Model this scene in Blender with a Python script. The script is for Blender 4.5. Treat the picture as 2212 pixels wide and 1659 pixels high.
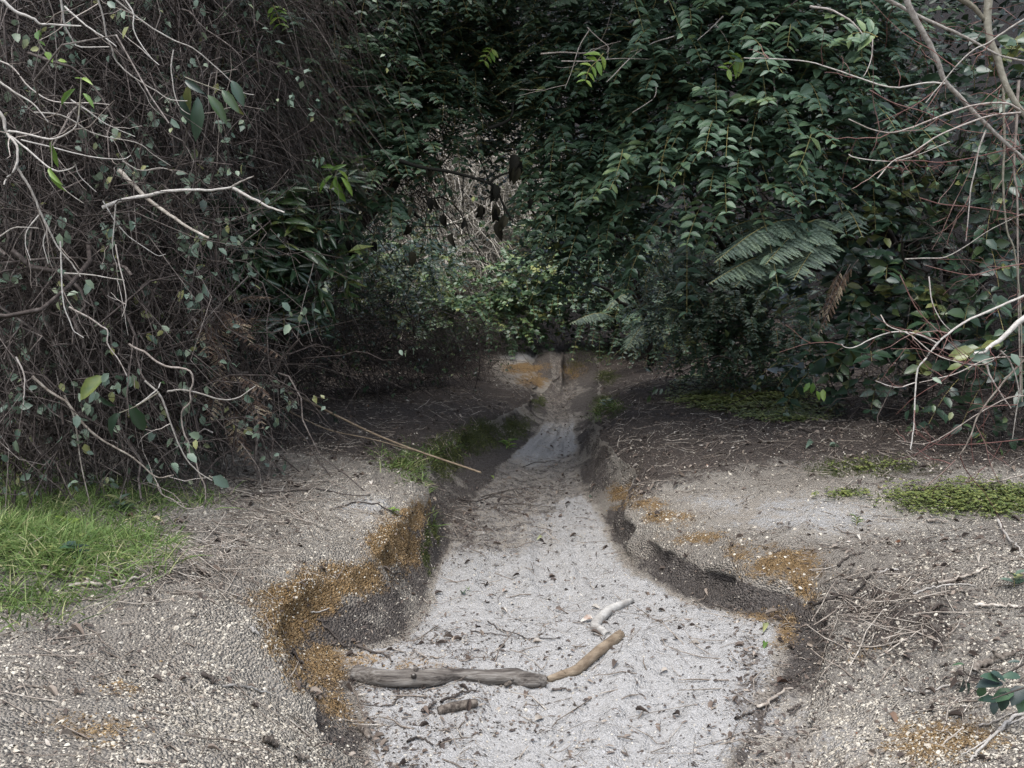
import bpy, math, random
import numpy as np
from mathutils import Vector, Matrix
from mathutils.bvhtree import BVHTree

random.seed(7)
RNG = np.random.default_rng(11)
for o in list(bpy.data.objects):
    bpy.data.objects.remove(o)
SC = bpy.context.scene
COL = SC.collection

# ------------------------------------------------------------------ camera, sky, sun, exposure
CAM_H = 1.85
FPX = 2125.0                      # focal length measured on the 2212 x 1659 view of the photograph
CX, CY, HORIZON = 1106.0, 829.5, 620.0
PITCH = math.atan((CY - HORIZON) / FPX)
cam_d = bpy.data.cameras.new('camera')
cam_d.sensor_width = 36.0
cam_d.lens = 36.0 * FPX / 2212.0
cam_d.clip_start = 0.05
cam_d.clip_end = 400.0
cam = bpy.data.objects.new('camera', cam_d)
COL.objects.link(cam)
cam.location = (0, 0, CAM_H)
cam.rotation_euler = (math.pi / 2 - PITCH, 0, 0)
SC.camera = cam

SUN_EL, SUN_AZ = math.radians(68), math.radians(205)   # azimuth clockwise from +Y: behind the camera, a little to the left
world = bpy.data.worlds.new('World')
SC.world = world
world.use_nodes = True
wn = world.node_tree
wn.nodes.clear()
w_out = wn.nodes.new('ShaderNodeOutputWorld')
w_bg = wn.nodes.new('ShaderNodeBackground')
w_sky = wn.nodes.new('ShaderNodeTexSky')
w_sky.sky_type = 'NISHITA'
w_sky.sun_disc = False
w_sky.sun_elevation = SUN_EL
w_sky.sun_rotation = SUN_AZ
w_sky.air_density = 1.0
w_sky.dust_density = 2.0
w_sky.ozone_density = 1.0
w_bg.inputs['Strength'].default_value = 0.14
w_hs = wn.nodes.new('ShaderNodeHueSaturation')      # thin overcast: the sky is paler than a clear one
w_hs.inputs['Saturation'].default_value = 0.6
wn.links.new(w_sky.outputs[0], w_hs.inputs['Color'])
wn.links.new(w_hs.outputs[0], w_bg.inputs[0])
wn.links.new(w_bg.outputs[0], w_out.inputs[0])

sun_d = bpy.data.lights.new('sun', 'SUN')
sun_d.energy = 1.25
sun_d.angle = math.radians(45)
sun_d.color = (1.0, 0.985, 0.96)
sun = bpy.data.objects.new('sun', sun_d)
COL.objects.link(sun)
sd = Vector((math.sin(SUN_AZ) * math.cos(SUN_EL), math.cos(SUN_AZ) * math.cos(SUN_EL), math.sin(SUN_EL)))
sun.rotation_euler = sd.to_track_quat('Z', 'Y').to_euler()
sun.location = sd * 20

SC.view_settings.view_transform = 'Standard'
SC.view_settings.look = 'None'
SC.view_settings.exposure = 1.65
SC.view_settings.gamma = 1.0
SC.view_settings.use_curve_mapping = False
SC.render.engine = 'CYCLES'
SC.cycles.max_bounces = 6
SC.cycles.diffuse_bounces = 3
SC.cycles.glossy_bounces = 2
SC.cycles.transmission_bounces = 2
SC.cycles.use_denoising = True

# ------------------------------------------------------------------ measuring the place
_c = np.array([0, math.cos(PITCH), -math.sin(PITCH)])
_u = np.array([0, math.sin(PITCH), math.cos(PITCH)])
_r = np.array([1.0, 0, 0])
CAMP = np.array([0, 0, CAM_H])


def ray(px, py):
    return _c + _r * ((px - CX) / FPX) + _u * ((CY - py) / FPX)


def PX(px, py, Y):                # the point at depth Y seen at a pixel
    d = ray(px, py)
    return CAMP + d * (Y / d[1])


def PZ(px, py, z):                # the point at height z seen at a pixel
    d = ray(px, py)
    return CAMP + d * ((z - CAM_H) / d[2])


def project(V):
    q = V - CAMP
    dep = np.maximum(q @ _c, 1e-3)
    return CX + FPX * (q @ _r) / dep, CY - FPX * (q @ _u) / dep


def norm(a):
    return a / np.maximum(np.linalg.norm(a, axis=-1, keepdims=True), 1e-9)


def sstep(a, b, x):
    t = np.clip((x - a) / (b - a), 0, 1)
    return t * t * (3 - 2 * t)


def _hash(ix, iy, iz, seed):
    h = (ix.astype(np.int64) * 374761393 + iy.astype(np.int64) * 668265263 + iz.astype(np.int64) * 2147483647 + seed * 144665) & 0xFFFFFFFF
    h = ((h ^ (h >> 13)) * 1274126177) & 0xFFFFFFFF
    h = (h ^ (h >> 16)) & 0xFFFFFF
    return h.astype(np.float64) / float(0xFFFFFF)


def vnoise(P, seed=0):            # value noise in -1..1
    i = np.floor(P).astype(np.int64)
    f = P - i
    f = f * f * (3 - 2 * f)
    out = 0
    for dx in (0, 1):
        wx = f[:, 0] if dx else 1 - f[:, 0]
        for dy in (0, 1):
            wy = f[:, 1] if dy else 1 - f[:, 1]
            for dz in (0, 1):
                wz = f[:, 2] if dz else 1 - f[:, 2]
                out = out + wx * wy * wz * _hash(i[:, 0] + dx, i[:, 1] + dy, i[:, 2] + dz, seed)
    return out * 2 - 1


def fbm(P, octaves=4, seed=0, gain=0.5):
    a, s, out = 1.0, 1.0, 0
    for k in range(octaves):
        out = out + a * vnoise(P * s + k * 17.3, seed + k)
        s *= 2.03
        a *= gain
    return out


# ------------------------------------------------------------------ mesh building
class MB:
    def __init__(self):
        self.V, self.F3, self.F4, self.A, self.n = [], [], [], [], 0
        self.M3, self.M4 = [], []

    def add(self, V, F3=None, F4=None, var=0.5, mat=0):
        V = np.asarray(V, dtype=np.float64).reshape(-1, 3)
        self.V.append(V)
        self.A.append(np.broadcast_to(np.asarray(var, dtype=np.float64), (len(V),)).copy())
        if F3 is not None and len(F3):
            F3 = np.asarray(F3).reshape(-1, 3)
            self.F3.append(F3 + self.n)
            self.M3.append(np.full(len(F3), mat))
        if F4 is not None and len(F4):
            F4 = np.asarray(F4).reshape(-1, 4)
            self.F4.append(F4 + self.n)
            self.M4.append(np.full(len(F4), mat))
        self.n += len(V)

    def mesh(self, name, mats, smooth=True):
        me = bpy.data.meshes.new(name)
        V = np.concatenate(self.V) if self.V else np.zeros((0, 3))
        f3 = np.concatenate(self.F3) if self.F3 else np.zeros((0, 3), int)
        f4 = np.concatenate(self.F4) if self.F4 else np.zeros((0, 4), int)
        mi = np.concatenate(self.M3 + self.M4) if (self.M3 or self.M4) else np.zeros(0, int)
        me.vertices.add(len(V))
        me.vertices.foreach_set('co', V.ravel().astype(np.float32))
        nl = 3 * len(f3) + 4 * len(f4)
        me.loops.add(nl)
        me.loops.foreach_set('vertex_index', np.concatenate([f3.ravel(), f4.ravel()]).astype(np.int32))
        me.polygons.add(len(f3) + len(f4))
        st = np.concatenate([np.arange(len(f3)) * 3, 3 * len(f3) + np.arange(len(f4)) * 4]).astype(np.int32)
        me.polygons.foreach_set('loop_start', st)
        for m in (mats if isinstance(mats, (list, tuple)) else [mats]):
            me.materials.append(m)
        me.polygons.foreach_set('material_index', mi.astype(np.int32))
        me.polygons.foreach_set('use_smooth', np.full(len(mi), bool(smooth)))
        at = me.attributes.new('var', 'FLOAT', 'POINT')
        at.data.foreach_set('value', np.concatenate(self.A).astype(np.float32) if self.A else np.zeros(0, np.float32))
        me.update(calc_edges=True)
        return me

    def build(self, name, mats, parent=None, smooth=True, kind=None, origin=None):
        if origin is not None:
            self.V = [v - np.asarray(origin) for v in self.V]
        o = bpy.data.objects.new(name, self.mesh(name, mats, smooth))
        COL.objects.link(o)
        if origin is not None:
            o.location = Vector(origin)
        if parent is not None:
            o.parent = parent
            if origin is not None:
                o.location = Vector(origin) - parent.location
            else:
                o.location = -parent.location
        if kind:
            o['kind'] = kind
        return o


def tag(o, label=None, cat=None, group=None, kind=None):
    if label:
        o['label'] = label
    if cat:
        o['category'] = cat
    if group:
        o['group'] = group
    if kind:
        o['kind'] = kind
    return o


def thing(name, label, cat, loc=(0, 0, 0), group=None):
    o = bpy.data.objects.new(name, None)
    COL.objects.link(o)
    o.location = Vector(loc)
    o.empty_display_size = 0.1
    return tag(o, label, cat, group)


# templates: x along the leaf 0..1, y across -.5...5, z along the normal
def leaf_tmpl(wid=(0.72, 1.0, 0.62), ts=(0.18, 0.45, 0.78), fold=0.10, curl=-0.22, tw=0.0):
    V = [(0, 0, 0)]
    for t, w in zip(ts, wid):
        z = curl * t * t
        V += [(t, 0.5 * w, z + fold * w), (t, 0, z), (t, -0.5 * w, z + fold * w)]
    V.append((1, 0, curl))
    k = len(ts)
    F3 = [(0, 2, 1), (0, 3, 2)]
    F4 = []
    for i in range(k - 1):
        a, b = 1 + 3 * i, 4 + 3 * i
        F4 += [(a, a + 1, b + 1, b), (a + 1, a + 2, b + 2, b + 1)]
    a, t = 1 + 3 * (k - 1), 1 + 3 * k
    F3 += [(a, a + 1, t), (a + 1, a + 2, t)]
    return np.array(V, float), np.array(F3), np.array(F4).reshape(-1, 4)


T_OVATE = leaf_tmpl()
T_OVAL2 = leaf_tmpl((0.95, 0.8), (0.3, 0.7), 0.10, -0.2)
T_LANCE = leaf_tmpl((0.6, 1.0, 0.7), (0.2, 0.5, 0.8), 0.14, -0.4)
T_DRY = leaf_tmpl((0.8, 1.0, 0.6), (0.2, 0.5, 0.8), 0.32, -0.5)
T_KITE = (np.array([(0, 0, 0), (0.42, 0.5, 0.06), (1, 0, -0.12), (0.42, -0.5, 0.06)], float), np.array([(0, 2, 1), (0, 3, 2)]), np.zeros((0, 4), int))
T_CHIP = (np.array([(0, -.3, 0), (0.45, -0.5, .12), (1, -.1, -.02), (0.9, .25, .02), (.4, .5, .1)], float), np.array([(0, 1, 4), (1, 3, 4), (1, 2, 3)]), np.zeros((0, 4), int))


def frame(D, N):
    D = norm(D)
    N = N - D * np.sum(N * D, -1, keepdims=True)
    N = norm(N)
    return D, np.cross(N, D), N


def leaves(mb, P, D, N, L, W, tmpl=T_KITE, var=None, mat=0):
    n = len(P)
    if not n:
        return
    D, B, N = frame(D, N)
    tv, f3, f4 = tmpl
    L = np.broadcast_to(np.asarray(L, float), (n,))
    W = np.broadcast_to(np.asarray(W, float), (n,))
    V = (P[:, None, :] + (L[:, None] * tv[None, :, 0])[..., None] * D[:, None, :] + (W[:, None] * tv[None, :, 1])[..., None] * B[:, None, :]
         + (L[:, None] * tv[None, :, 2])[..., None] * N[:, None, :])
    k = len(tv)
    off = (np.arange(n) * k)[:, None, None]
    if var is None:
        var = RNG.random(n)
    mb.add(V, (f3[None] + off).reshape(-1, 3), (f4[None] + off).reshape(-1, 4) if len(f4) else None, np.repeat(var, k), mat)


def tubes(mb, C, R, sides=3, var=None, mat=0, cap=False, lump=0.0):
    """C (n,m,3) centre lines, R (n,m) radii"""
    C = np.asarray(C, float)
    if C.ndim == 2:
        C = C[None]
    n, m, _ = C.shape
    R = np.broadcast_to(np.asarray(R, float), (n, m))
    T = norm(np.gradient(C, axis=1))
    ref = np.tile(np.array([0.31, 0.17, 0.93]), (n, m, 1))
    par = np.abs(np.sum(T * ref, -1)) > 0.93
    ref[par] = (0.9, 0.4, 0.1)
    A = norm(np.cross(T, ref))
    B = np.cross(T, A)
    ang = np.arange(sides) * 2 * math.pi / sides
    rr = R[..., None] * np.ones(sides)
    if lump:
        rr = rr * (1 + lump * (RNG.random(rr.shape) - 0.5))
    V = C[:, :, None, :] + rr[..., None] * (np.cos(ang)[None, None, :, None] * A[:, :, None, :] + np.sin(ang)[None, None, :, None] * B[:, :, None, :])
    i, j = np.meshgrid(np.arange(m - 1), np.arange(sides), indexing='ij')
    j2 = (j + 1) % sides
    q = np.stack([i * sides + j, i * sides + j2, (i + 1) * sides + j2, (i + 1) * sides + j], -1).reshape(-1, 4)
    F4 = (q[None] + (np.arange(n) * m * sides)[:, None, None]).reshape(-1, 4)
    if var is None:
        var = RNG.random(n)
    var = np.broadcast_to(np.asarray(var, float), (n,))
    base = mb.n
    mb.add(V, None, F4, np.repeat(var, m * sides), mat)
    if cap:
        for c in range(n):
            for e in (0, m - 1):
                ring = base + c * m * sides + e * sides + np.arange(sides)
                cv = C[c, e] - (T[c, e] if e == 0 else -T[c, e]) * 0.15 * R[c, e]
                s = mb.n
                mb.add(cv[None], None, None, 0.9, mat)
                f = np.stack([np.full(sides, s), ring, np.roll(ring, -1)], -1)
                mb.F3.append(f)
                mb.M3.append(np.full(sides, mat))


def smooth_path(pts, m):
    """Catmull-Rom through points, resampled to m"""
    P = np.asarray(pts, float)
    if len(P) == 2:
        t = np.linspace(0, 1, m)[:, None]
        return P[0] * (1 - t) + P[1] * t
    Q = np.vstack([2 * P[0] - P[1], P, 2 * P[-1] - P[-2]])
    k = len(P) - 1
    out = []
    for s in np.linspace(0, k - 1e-6, m):
        i = int(s)
        t = s - i
        a, b, c, d = Q[i], Q[i + 1], Q[i + 2], Q[i + 3]
        out.append(0.5 * (2 * b + (c - a) * t + (2 * a - 5 * b + 4 * c - d) * t * t + (3 * b - 3 * c + d - a) * t ** 3))
    return np.array(out)


# ------------------------------------------------------------------ materials
def new_mat(name):
    m = bpy.data.materials.new(name)
    m.use_nodes = True
    nt = m.node_tree
    nt.nodes.clear()
    return m, nt, nt.nodes, nt.links


def ramp(nodes, stops):
    r = nodes.new('ShaderNodeValToRGB')
    e = r.color_ramp.elements
    while len(e) > 1:
        e.remove(e[0])
    e[0].position, e[0].color = stops[0][0], (*stops[0][1], 1)
    for p, c in stops[1:]:
        q = e.new(p)
        q.color = (*c, 1)
    return r


def leaf_mat(name, stops, rough=0.38, trans=0.18, spec=0.5):
    m, nt, N, L = new_mat(name)
    out = N.new('ShaderNodeOutputMaterial')
    at = N.new('ShaderNodeAttribute')
    at.attribute_name = 'var'
    tc = N.new('ShaderNodeNewGeometry')
    nz = N.new('ShaderNodeTexNoise')
    nz.inputs['Scale'].default_value = 22
    nz.inputs['Detail'].default_value = 3
    L.new(tc.outputs['Position'], nz.inputs['Vector'])
    mx = N.new('ShaderNodeMath')
    mx.operation = 'MULTIPLY_ADD'
    L.new(nz.outputs['Fac'], mx.inputs[0])
    mx.inputs[1].default_value = 0.3
    ad = N.new('ShaderNodeMath')
    ad.operation = 'SUBTRACT'
    L.new(at.outputs['Fac'], ad.inputs[0])
    ad.inputs[1].default_value = 0.15
    L.new(ad.outputs[0], mx.inputs[2])
    r = ramp(N, stops)
    L.new(mx.outputs[0], r.inputs[0])
    b = N.new('ShaderNodeBsdfPrincipled')
    L.new(r.outputs[0], b.inputs['Base Color'])
    rr = N.new('ShaderNodeMapRange')
    L.new(nz.outputs['Fac'], rr.inputs['Value'])
    rr.inputs['To Min'].default_value = max(rough - 0.12, 0.1)
    rr.inputs['To Max'].default_value = rough + 0.14
    L.new(rr.outputs[0], b.inputs['Roughness'])
    b.inputs['Specular IOR Level'].default_value = spec
    if trans > 0:
        t = N.new('ShaderNodeBsdfTranslucent')
        hs = N.new('ShaderNodeHueSaturation')
        hs.inputs['Value'].default_value = 1.5
        hs.inputs['Hue'].default_value = 0.485
        L.new(r.outputs[0], hs.inputs['Color'])
        L.new(hs.outputs[0], t.inputs['Color'])
        s = N.new('ShaderNodeMixShader')
        s.inputs[0].default_value = trans
        L.new(b.outputs[0], s.inputs[1])
        L.new(t.outputs[0], s.inputs[2])
        L.new(s.outputs[0], out.inputs[0])
    else:
        L.new(b.outputs[0], out.inputs[0])
    return m


def wood_mat(name, stops, scale=60, rough=0.85, bump=0.3, stretch=(1, 1, 1)):
    m, nt, N, L = new_mat(name)
    out = N.new('ShaderNodeOutputMaterial')
    at = N.new('ShaderNodeAttribute')
    at.attribute_name = 'var'
    tc = N.new('ShaderNodeTexCoord')
    mp = N.new('ShaderNodeMapping')
    mp.inputs['Scale'].default_value = stretch
    L.new(tc.outputs['Object'], mp.inputs['Vector'])
    nz = N.new('ShaderNodeTexNoise')
    nz.inputs['Scale'].default_value = scale
    nz.inputs['Detail'].default_value = 6
    nz.inputs['Roughness'].default_value = 0.65
    L.new(mp.outputs[0], nz.inputs['Vector'])
    ad = N.new('ShaderNodeMath')
    ad.operation = 'MULTIPLY_ADD'
    L.new(at.outputs['Fac'], ad.inputs[0])
    ad.inputs[1].default_value = 0.5
    sb = N.new('ShaderNodeMath')
    sb.operation = 'MULTIPLY_ADD'
    L.new(nz.outputs['Fac'], sb.inputs[0])
    sb.inputs[1].default_value = 1.5
    sb.inputs[2].default_value = -0.5
    L.new(sb.outputs[0], ad.inputs[2])
    r = ramp(N, stops)
    L.new(ad.outputs[0], r.inputs[0])
    b = N.new('ShaderNodeBsdfPrincipled')
    L.new(r.outputs[0], b.inputs['Base Color'])
    b.inputs['Roughness'].default_value = rough
    b.inputs['Specular IOR Level'].default_value = 0.25
    if bump:
        bp = N.new('ShaderNodeBump')
        bp.inputs['Strength'].default_value = bump
        bp.inputs['Distance'].default_value = 0.01
        L.new(nz.outputs['Fac'], bp.inputs['Height'])
        L.new(bp.outputs[0], b.inputs['Normal'])
    L.new(b.outputs[0], out.inputs[0])
    return m


M_TUTU = leaf_mat('tutu_leaf', [(0, (.020, .037, .024)), (.45, (.042, .076, .044)), (.8, (.072, .118, .062)), (.95, (.115, .160, .062)), (1, (.17, .19, .06))], 0.42, .18, .4)
M_TUTU_N = leaf_mat('tutu_leaf_near', [(0, (.022, .041, .027)), (.45, (.047, .084, .050)), (.8, (.077, .126, .068)), (1, (.13, .18, .07))], 0.42, .18, .4)
M_BROAD = leaf_mat('broad_leaf', [(0, (.016, .030, .020)), (.5, (.028, .056, .030)), (.8, (.055, .085, .030)), (1, (.14, .15, .05))], 0.34, .14)
M_LANCE = leaf_mat('lance_leaf', [(0, (.014, .028, .016)), (.5, (.026, .052, .024)), (.85, (.05, .085, .026)), (1, (.12, .14, .035))], 0.32, .14)
M_ROUND = leaf_mat('round_leaf', [(0, (.030, .055, .025)), (.5, (.06, .11, .05)), (.8, (.12, .17, .06)), (1, (.24, .25, .08))], 0.4)
M_GREY = leaf_mat('grey_vine_leaf', [(0, (.05, .08, .055)), (.5, (.10, .14, .10)), (.8, (.15, .19, .12)), (1, (.22, .22, .08))], 0.45)
M_LIME = leaf_mat('lime_leaf', [(0, (.06, .12, .02)), (.5, (.11, .20, .03)), (1, (.2, .28, .05))], 0.4, 0.3)
M_SILHOUETTE = leaf_mat('wilted_silhouette', [(0, (.006, .006, .005)), (.6, (.011, .010, .007)), (1, (.022, .020, .012))], 0.8, 0.0, .1)  # dead leaf and limb taken to near black: the silhouette is in the colour
M_UNDER = leaf_mat('shaded_undergrowth', [(0, (.008, .014, .010)), (.6, (.016, .028, .018)), (1, (.034, .05, .025))], 0.45, 0.05, .35)  # green taken very dark, so the shade of the deep wood is in it
M_FERN = leaf_mat('fern_leaf', [(0, (.045, .070, .050)), (.5, (.080, .115, .080)), (1, (.14, .18, .11))], 0.55, 0.15)
M_BRACKEN = leaf_mat('dead_fern_leaf', [(0, (.06, .038, .028)), (.5, (.125, .080, .056)), (.85, (.25, .185, .125)), (1, (.48, .40, .27))], 0.8, 0.1, 0.2)
M_GRASS = leaf_mat('grass_blade', [(0, (.045, .080, .022)), (.5, (.105, .165, .045)), (.85, (.17, .23, .075)), (1, (.36, .33, .18))], 0.55, 0.25, .2)
M_CLOVER = leaf_mat('clover_leaf', [(0, (.05, .070, .018)), (.5, (.10, .13, .032)), (1, (.18, .19, .055))], 0.5, 0.2)
M_MOSS = leaf_mat('moss_tuft', [(0, (.030, .036, .012)), (.5, (.055, .066, .018)), (1, (.10, .105, .035))], 0.8, 0.1, 0.2)
M_LITTER = leaf_mat('dry_leaf', [(0, (.030, .022, .018)), (.35, (.06, .045, .036)), (.6, (.12, .09, .07)), (.82, (.24, .20, .16)), (.93, (.42, .39, .34)), (1, (.16, .07, .035))], 0.7, 0.0, 0.3)
M_BRAMBLE = leaf_mat('bramble_leaf', [(0, (.014, .022, .020)), (.5, (.025, .05, .035)), (1, (.045, .09, .04))], 0.38, 0.1)

M_VINE = wood_mat('vine_bark', [(0, (.020, .015, .013)), (.4, (.055, .043, .037)), (.75, (.14, .12, .105)), (1, (.36, .33, .30))], 30, 0.8, 0)
M_VINE_DARK = wood_mat('dark_vine_bark', [(0, (.012, .009, .008)), (.5, (.034, .027, .023)), (1, (.10, .082, .07))], 30, 0.85, 0)
M_VINE_LIT = wood_mat('pale_lit_vine', [(0, (.20, .18, .145)), (.5, (.42, .38, .32)), (1, (.62, .58, .50))], 30, 0.8, 0)  # pale dry bark, lightened further to carry the light of the clearing
M_PALE = wood_mat('pale_bark', [(0, (.10, .085, .07)), (.4, (.25, .225, .195)), (.8, (.38, .355, .32)), (1, (.52, .49, .45))], 55, 0.75, 0.3)
M_OLIVE = wood_mat('olive_bark', [(0, (.07, .06, .042)), (.45, (.15, .135, .10)), (1, (.27, .25, .20))], 45, 0.7, 0.25)
M_REDTWIG = wood_mat('red_twig', [(0, (.06, .024, .02)), (.5, (.12, .055, .045)), (1, (.26, .19, .16))], 30, 0.55, 0)
M_TWIG = wood_mat('grey_twig', [(0, (.10, .08, .065)), (.45, (.24, .20, .17)), (1, (.46, .42, .38))], 40, 0.75, 0)
M_STEM = wood_mat('yellow_stem', [(0, (.10, .085, .03)), (.5, (.19, .16, .06)), (1, (.30, .25, .10))], 30, 0.6, 0)
M_TRUNK = wood_mat('dark_trunk', [(0, (.012, .010, .009)), (.5, (.030, .025, .021)), (1, (.07, .06, .05))], 25, 0.9, 0.5, (1, 1, .25))
M_LOG = wood_mat('weathered_log', [(0, (.010, .008, .007)), (.32, (.038, .031, .026)), (.52, (.11, .096, .082)), (.75, (.19, .175, .155)), (1, (.36, .34, .31))], 34, 0.85, 1.0, (.14, 1.6, 1.6))
M_LOGBROWN = wood_mat('brown_log', [(0, (.04, .03, .02)), (.35, (.12, .088, .058)), (.7, (.21, .165, .115)), (1, (.32, .27, .21))], 22, 0.8, 0.7, (.6, .6, 1.6))
M_LOGWHITE = wood_mat('bleached_log', [(0, (.05, .045, .04)), (.3, (.20, .185, .165)), (.65, (.36, .345, .315)), (1, (.50, .48, .45))], 20, 0.75, 0.6, (.6, .6, 1.6))
M_ROTTEN = wood_mat('rotten_wood', [(0, (.015, .012, .010)), (.4, (.05, .04, .032)), (.7, (.16, .135, .11)), (1, (.34, .31, .27))], 40, 0.95, 1.0)
M_STICK = wood_mat('stick_wood', [(0, (.05, .04, .03)), (.4, (.16, .13, .105)), (.75, (.34, .30, .25)), (1, (.55, .51, .45))], 30, 0.8, 0.3)
M_STICK_DARK = wood_mat('dark_stick_wood', [(0, (.015, .012, .010)), (.5, (.045, .036, .03)), (1, (.12, .10, .085))], 30, 0.8, 0.2)
M_PEBBLE = wood_mat('pebble_stone', [(0, (.06, .05, .04)), (.15, (.19, .162, .125)), (.38, (.34, .30, .24)), (.7, (.42, .385, .315)), (.9, (.48, .44, .37)), (1, (.54, .51, .45))], 60, 0.8, 0)
M_CLAYCRUMB = wood_mat('clay_crumb', [(0, (.05, .036, .025)), (.4, (.13, .088, .045)), (.75, (.23, .160, .082)), (1, (.36, .28, .17))], 60, 0.9, 0)
M_SANDCRUMB = wood_mat('sand_crumb', [(0, (.10, .094, .086)), (.3, (.24, .232, .222)), (1, (.36, .352, .342))], 60, 0.95, 0)


def ground_material():
    m, nt, N, L = new_mat('eroded_ground')
    out = N.new('ShaderNodeOutputMaterial')
    b = N.new('ShaderNodeBsdfPrincipled')
    geo = N.new('ShaderNodeNewGeometry')
    pos = geo.outputs['Position']

    def noise(scale, det=4, rough=0.55):
        n = N.new('ShaderNodeTexNoise')
        n.inputs['Scale'].default_value = scale
        n.inputs['Detail'].default_value = det
        n.inputs['Roughness'].default_value = rough
        L.new(pos, n.inputs['Vector'])
        return n.outputs['Fac']

    def math2(op, a, c, cl=False):
        n = N.new('ShaderNodeMath')
        n.operation = op
        n.use_clamp = cl
        for k, v in ((0, a), (1, c)):
            if isinstance(v, (int, float)):
                n.inputs[k].default_value = v
            else:
                L.new(v, n.inputs[k])
        return n.outputs[0]

    def mix(f, a, c):
        n = N.new('ShaderNodeMix')
        n.data_type = 'RGBA'
        L.new(f, n.inputs[0])
        for k, v in ((6, a), (7, c)):
            if isinstance(v, tuple):
                n.inputs[k].default_value = (*v, 1)
            else:
                L.new(v, n.inputs[k])
        return n.outputs[2]

    def col(f, stops):
        r = ramp(N, stops)
        L.new(f, r.inputs[0])
        return r.outputs[0]

    n_big, n_mid, n_fine, n_grit = noise(1.7, 5), noise(9, 5, .6), noise(45, 5, .65), noise(160, 4, .7)
    vor = N.new('ShaderNodeTexVoronoi')
    vor.inputs['Scale'].default_value = 85
    L.new(pos, vor.inputs['Vector'])
    vs = N.new('ShaderNodeSeparateColor')
    L.new(vor.outputs['Color'], vs.inputs[0])
    gravel = col(vs.outputs[0], [(0, (.17, .148, .12)), (.3, (.29, .258, .21)), (.65, (.40, .365, .305)), (1, (.53, .495, .43))])
    gravel = mix(math2('MULTIPLY', vor.outputs['Distance'], 6.0, True), gravel, mix(n_grit, (.16, .138, .112), (.33, .295, .25)))
    gravel = mix(col(n_big, [(.42, (0, 0, 0)), (.60, (1, 1, 1))]), gravel, col(n_fine, [(.25, (.17, .148, .122)), (.5, (.285, .258, .218)), (.75, (.40, .370, .325))]))
    sand = col(n_fine, [(.25, (.20, .192, .178)), (.5, (.285, .277, .263)), (.75, (.36, .353, .342))])
    sand = mix(math2('MULTIPLY', n_mid, .55, True), sand, col(n_grit, [(.3, (.19, .178, .162)), (.7, (.315, .303, .286))]))
    mpz = N.new('ShaderNodeMapping')
    mpz.inputs['Scale'].default_value = (1, 1, .16)
    L.new(pos, mpz.inputs['Vector'])
    nst = N.new('ShaderNodeTexNoise')
    nst.inputs['Scale'].default_value = 46
    nst.inputs['Detail'].default_value = 5
    nst.inputs['Roughness'].default_value = .65
    L.new(mpz.outputs[0], nst.inputs['Vector'])
    soil = col(nst.outputs['Fac'], [(.25, (.040, .033, .029)), (.5, (.090, .077, .067)), (.78, (.18, .160, .142))])
    clay = col(math2('ADD', math2('MULTIPLY', n_fine, .5), math2('MULTIPLY', nst.outputs['Fac'], .5)), [(.28, (.065, .042, .024)), (.5, (.20, .126, .056)), (.72, (.33, .232, .125))])
    litter = col(n_grit, [(.2, (.025, .020, .017)), (.5, (.070, .056, .047)), (.8, (.17, .145, .125))])
    moss = col(n_grit, [(.2, (.022, .026, .010)), (.5, (.050, .060, .018)), (.8, (.095, .10, .038))])

    a1 = N.new('ShaderNodeAttribute')
    a1.attribute_name = 'mask'
    s1 = N.new('ShaderNodeSeparateColor')
    L.new(a1.outputs['Color'], s1.inputs[0])
    a2 = N.new('ShaderNodeAttribute')
    a2.attribute_name = 'mask2'
    s2 = N.new('ShaderNodeSeparateColor')
    L.new(a2.outputs['Color'], s2.inputs[0])
    brk = math2('ADD', math2('MULTIPLY', n_mid, 1.1), math2('MULTIPLY', n_fine, 1.1))
    brk = math2('SUBTRACT', brk, 1.1)

    def edge(v):
        n = N.new('ShaderNodeMapRange')
        n.interpolation_type = 'SMOOTHSTEP'
        n.inputs['From Min'].default_value = 0.28
        n.inputs['From Max'].default_value = 0.68
        L.new(math2('ADD', v, brk), n.inputs['Value'])
        return n.outputs[0]

    c = mix(edge(s1.outputs[0]), gravel, sand)
    c = mix(edge(s2.outputs[1]), c, soil)
    c = mix(edge(s1.outputs[1]), c, clay)
    c = mix(edge(s2.outputs[0]), c, litter)
    c = mix(edge(s1.outputs[2]), c, moss)
    c = mix(edge(s2.outputs[2]), c, col(n_grit, [(.3, (.012, .010, .009)), (.7, (.038, .031, .026))]))  # slope earth near black, with the shade behind the leaves in it
    L.new(c, b.inputs['Base Color'])
    b.inputs['Roughness'].default_value = 0.95
    b.inputs['Specular IOR Level'].default_value = 0.2
    h = math2('ADD', math2('MULTIPLY', n_fine, .7), math2('MULTIPLY', n_grit, .35))
    h = math2('SUBTRACT', h, math2('MULTIPLY', vor.outputs['Distance'], 8.0))
    bp = N.new('ShaderNodeBump')
    ms = N.new('ShaderNodeMapRange')
    L.new(s1.outputs[0], ms.inputs['Value'])
    ms.inputs['To Min'].default_value = .8
    ms.inputs['To Max'].default_value = .42
    L.new(ms.outputs[0], bp.inputs['Strength'])
    bp.inputs['Distance'].default_value = 0.012
    L.new(h, bp.inputs['Height'])
    L.new(bp.outputs[0], b.inputs['Normal'])
    L.new(b.outputs[0], out.inputs[0])
    return m


# ------------------------------------------------------------------ the ground: a sheet with the washed-out gully cut into it
def poly(pts):
    P = np.array([PZ(*p) for p in pts])
    P = P[np.argsort(P[:, 1])]
    return P


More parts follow.
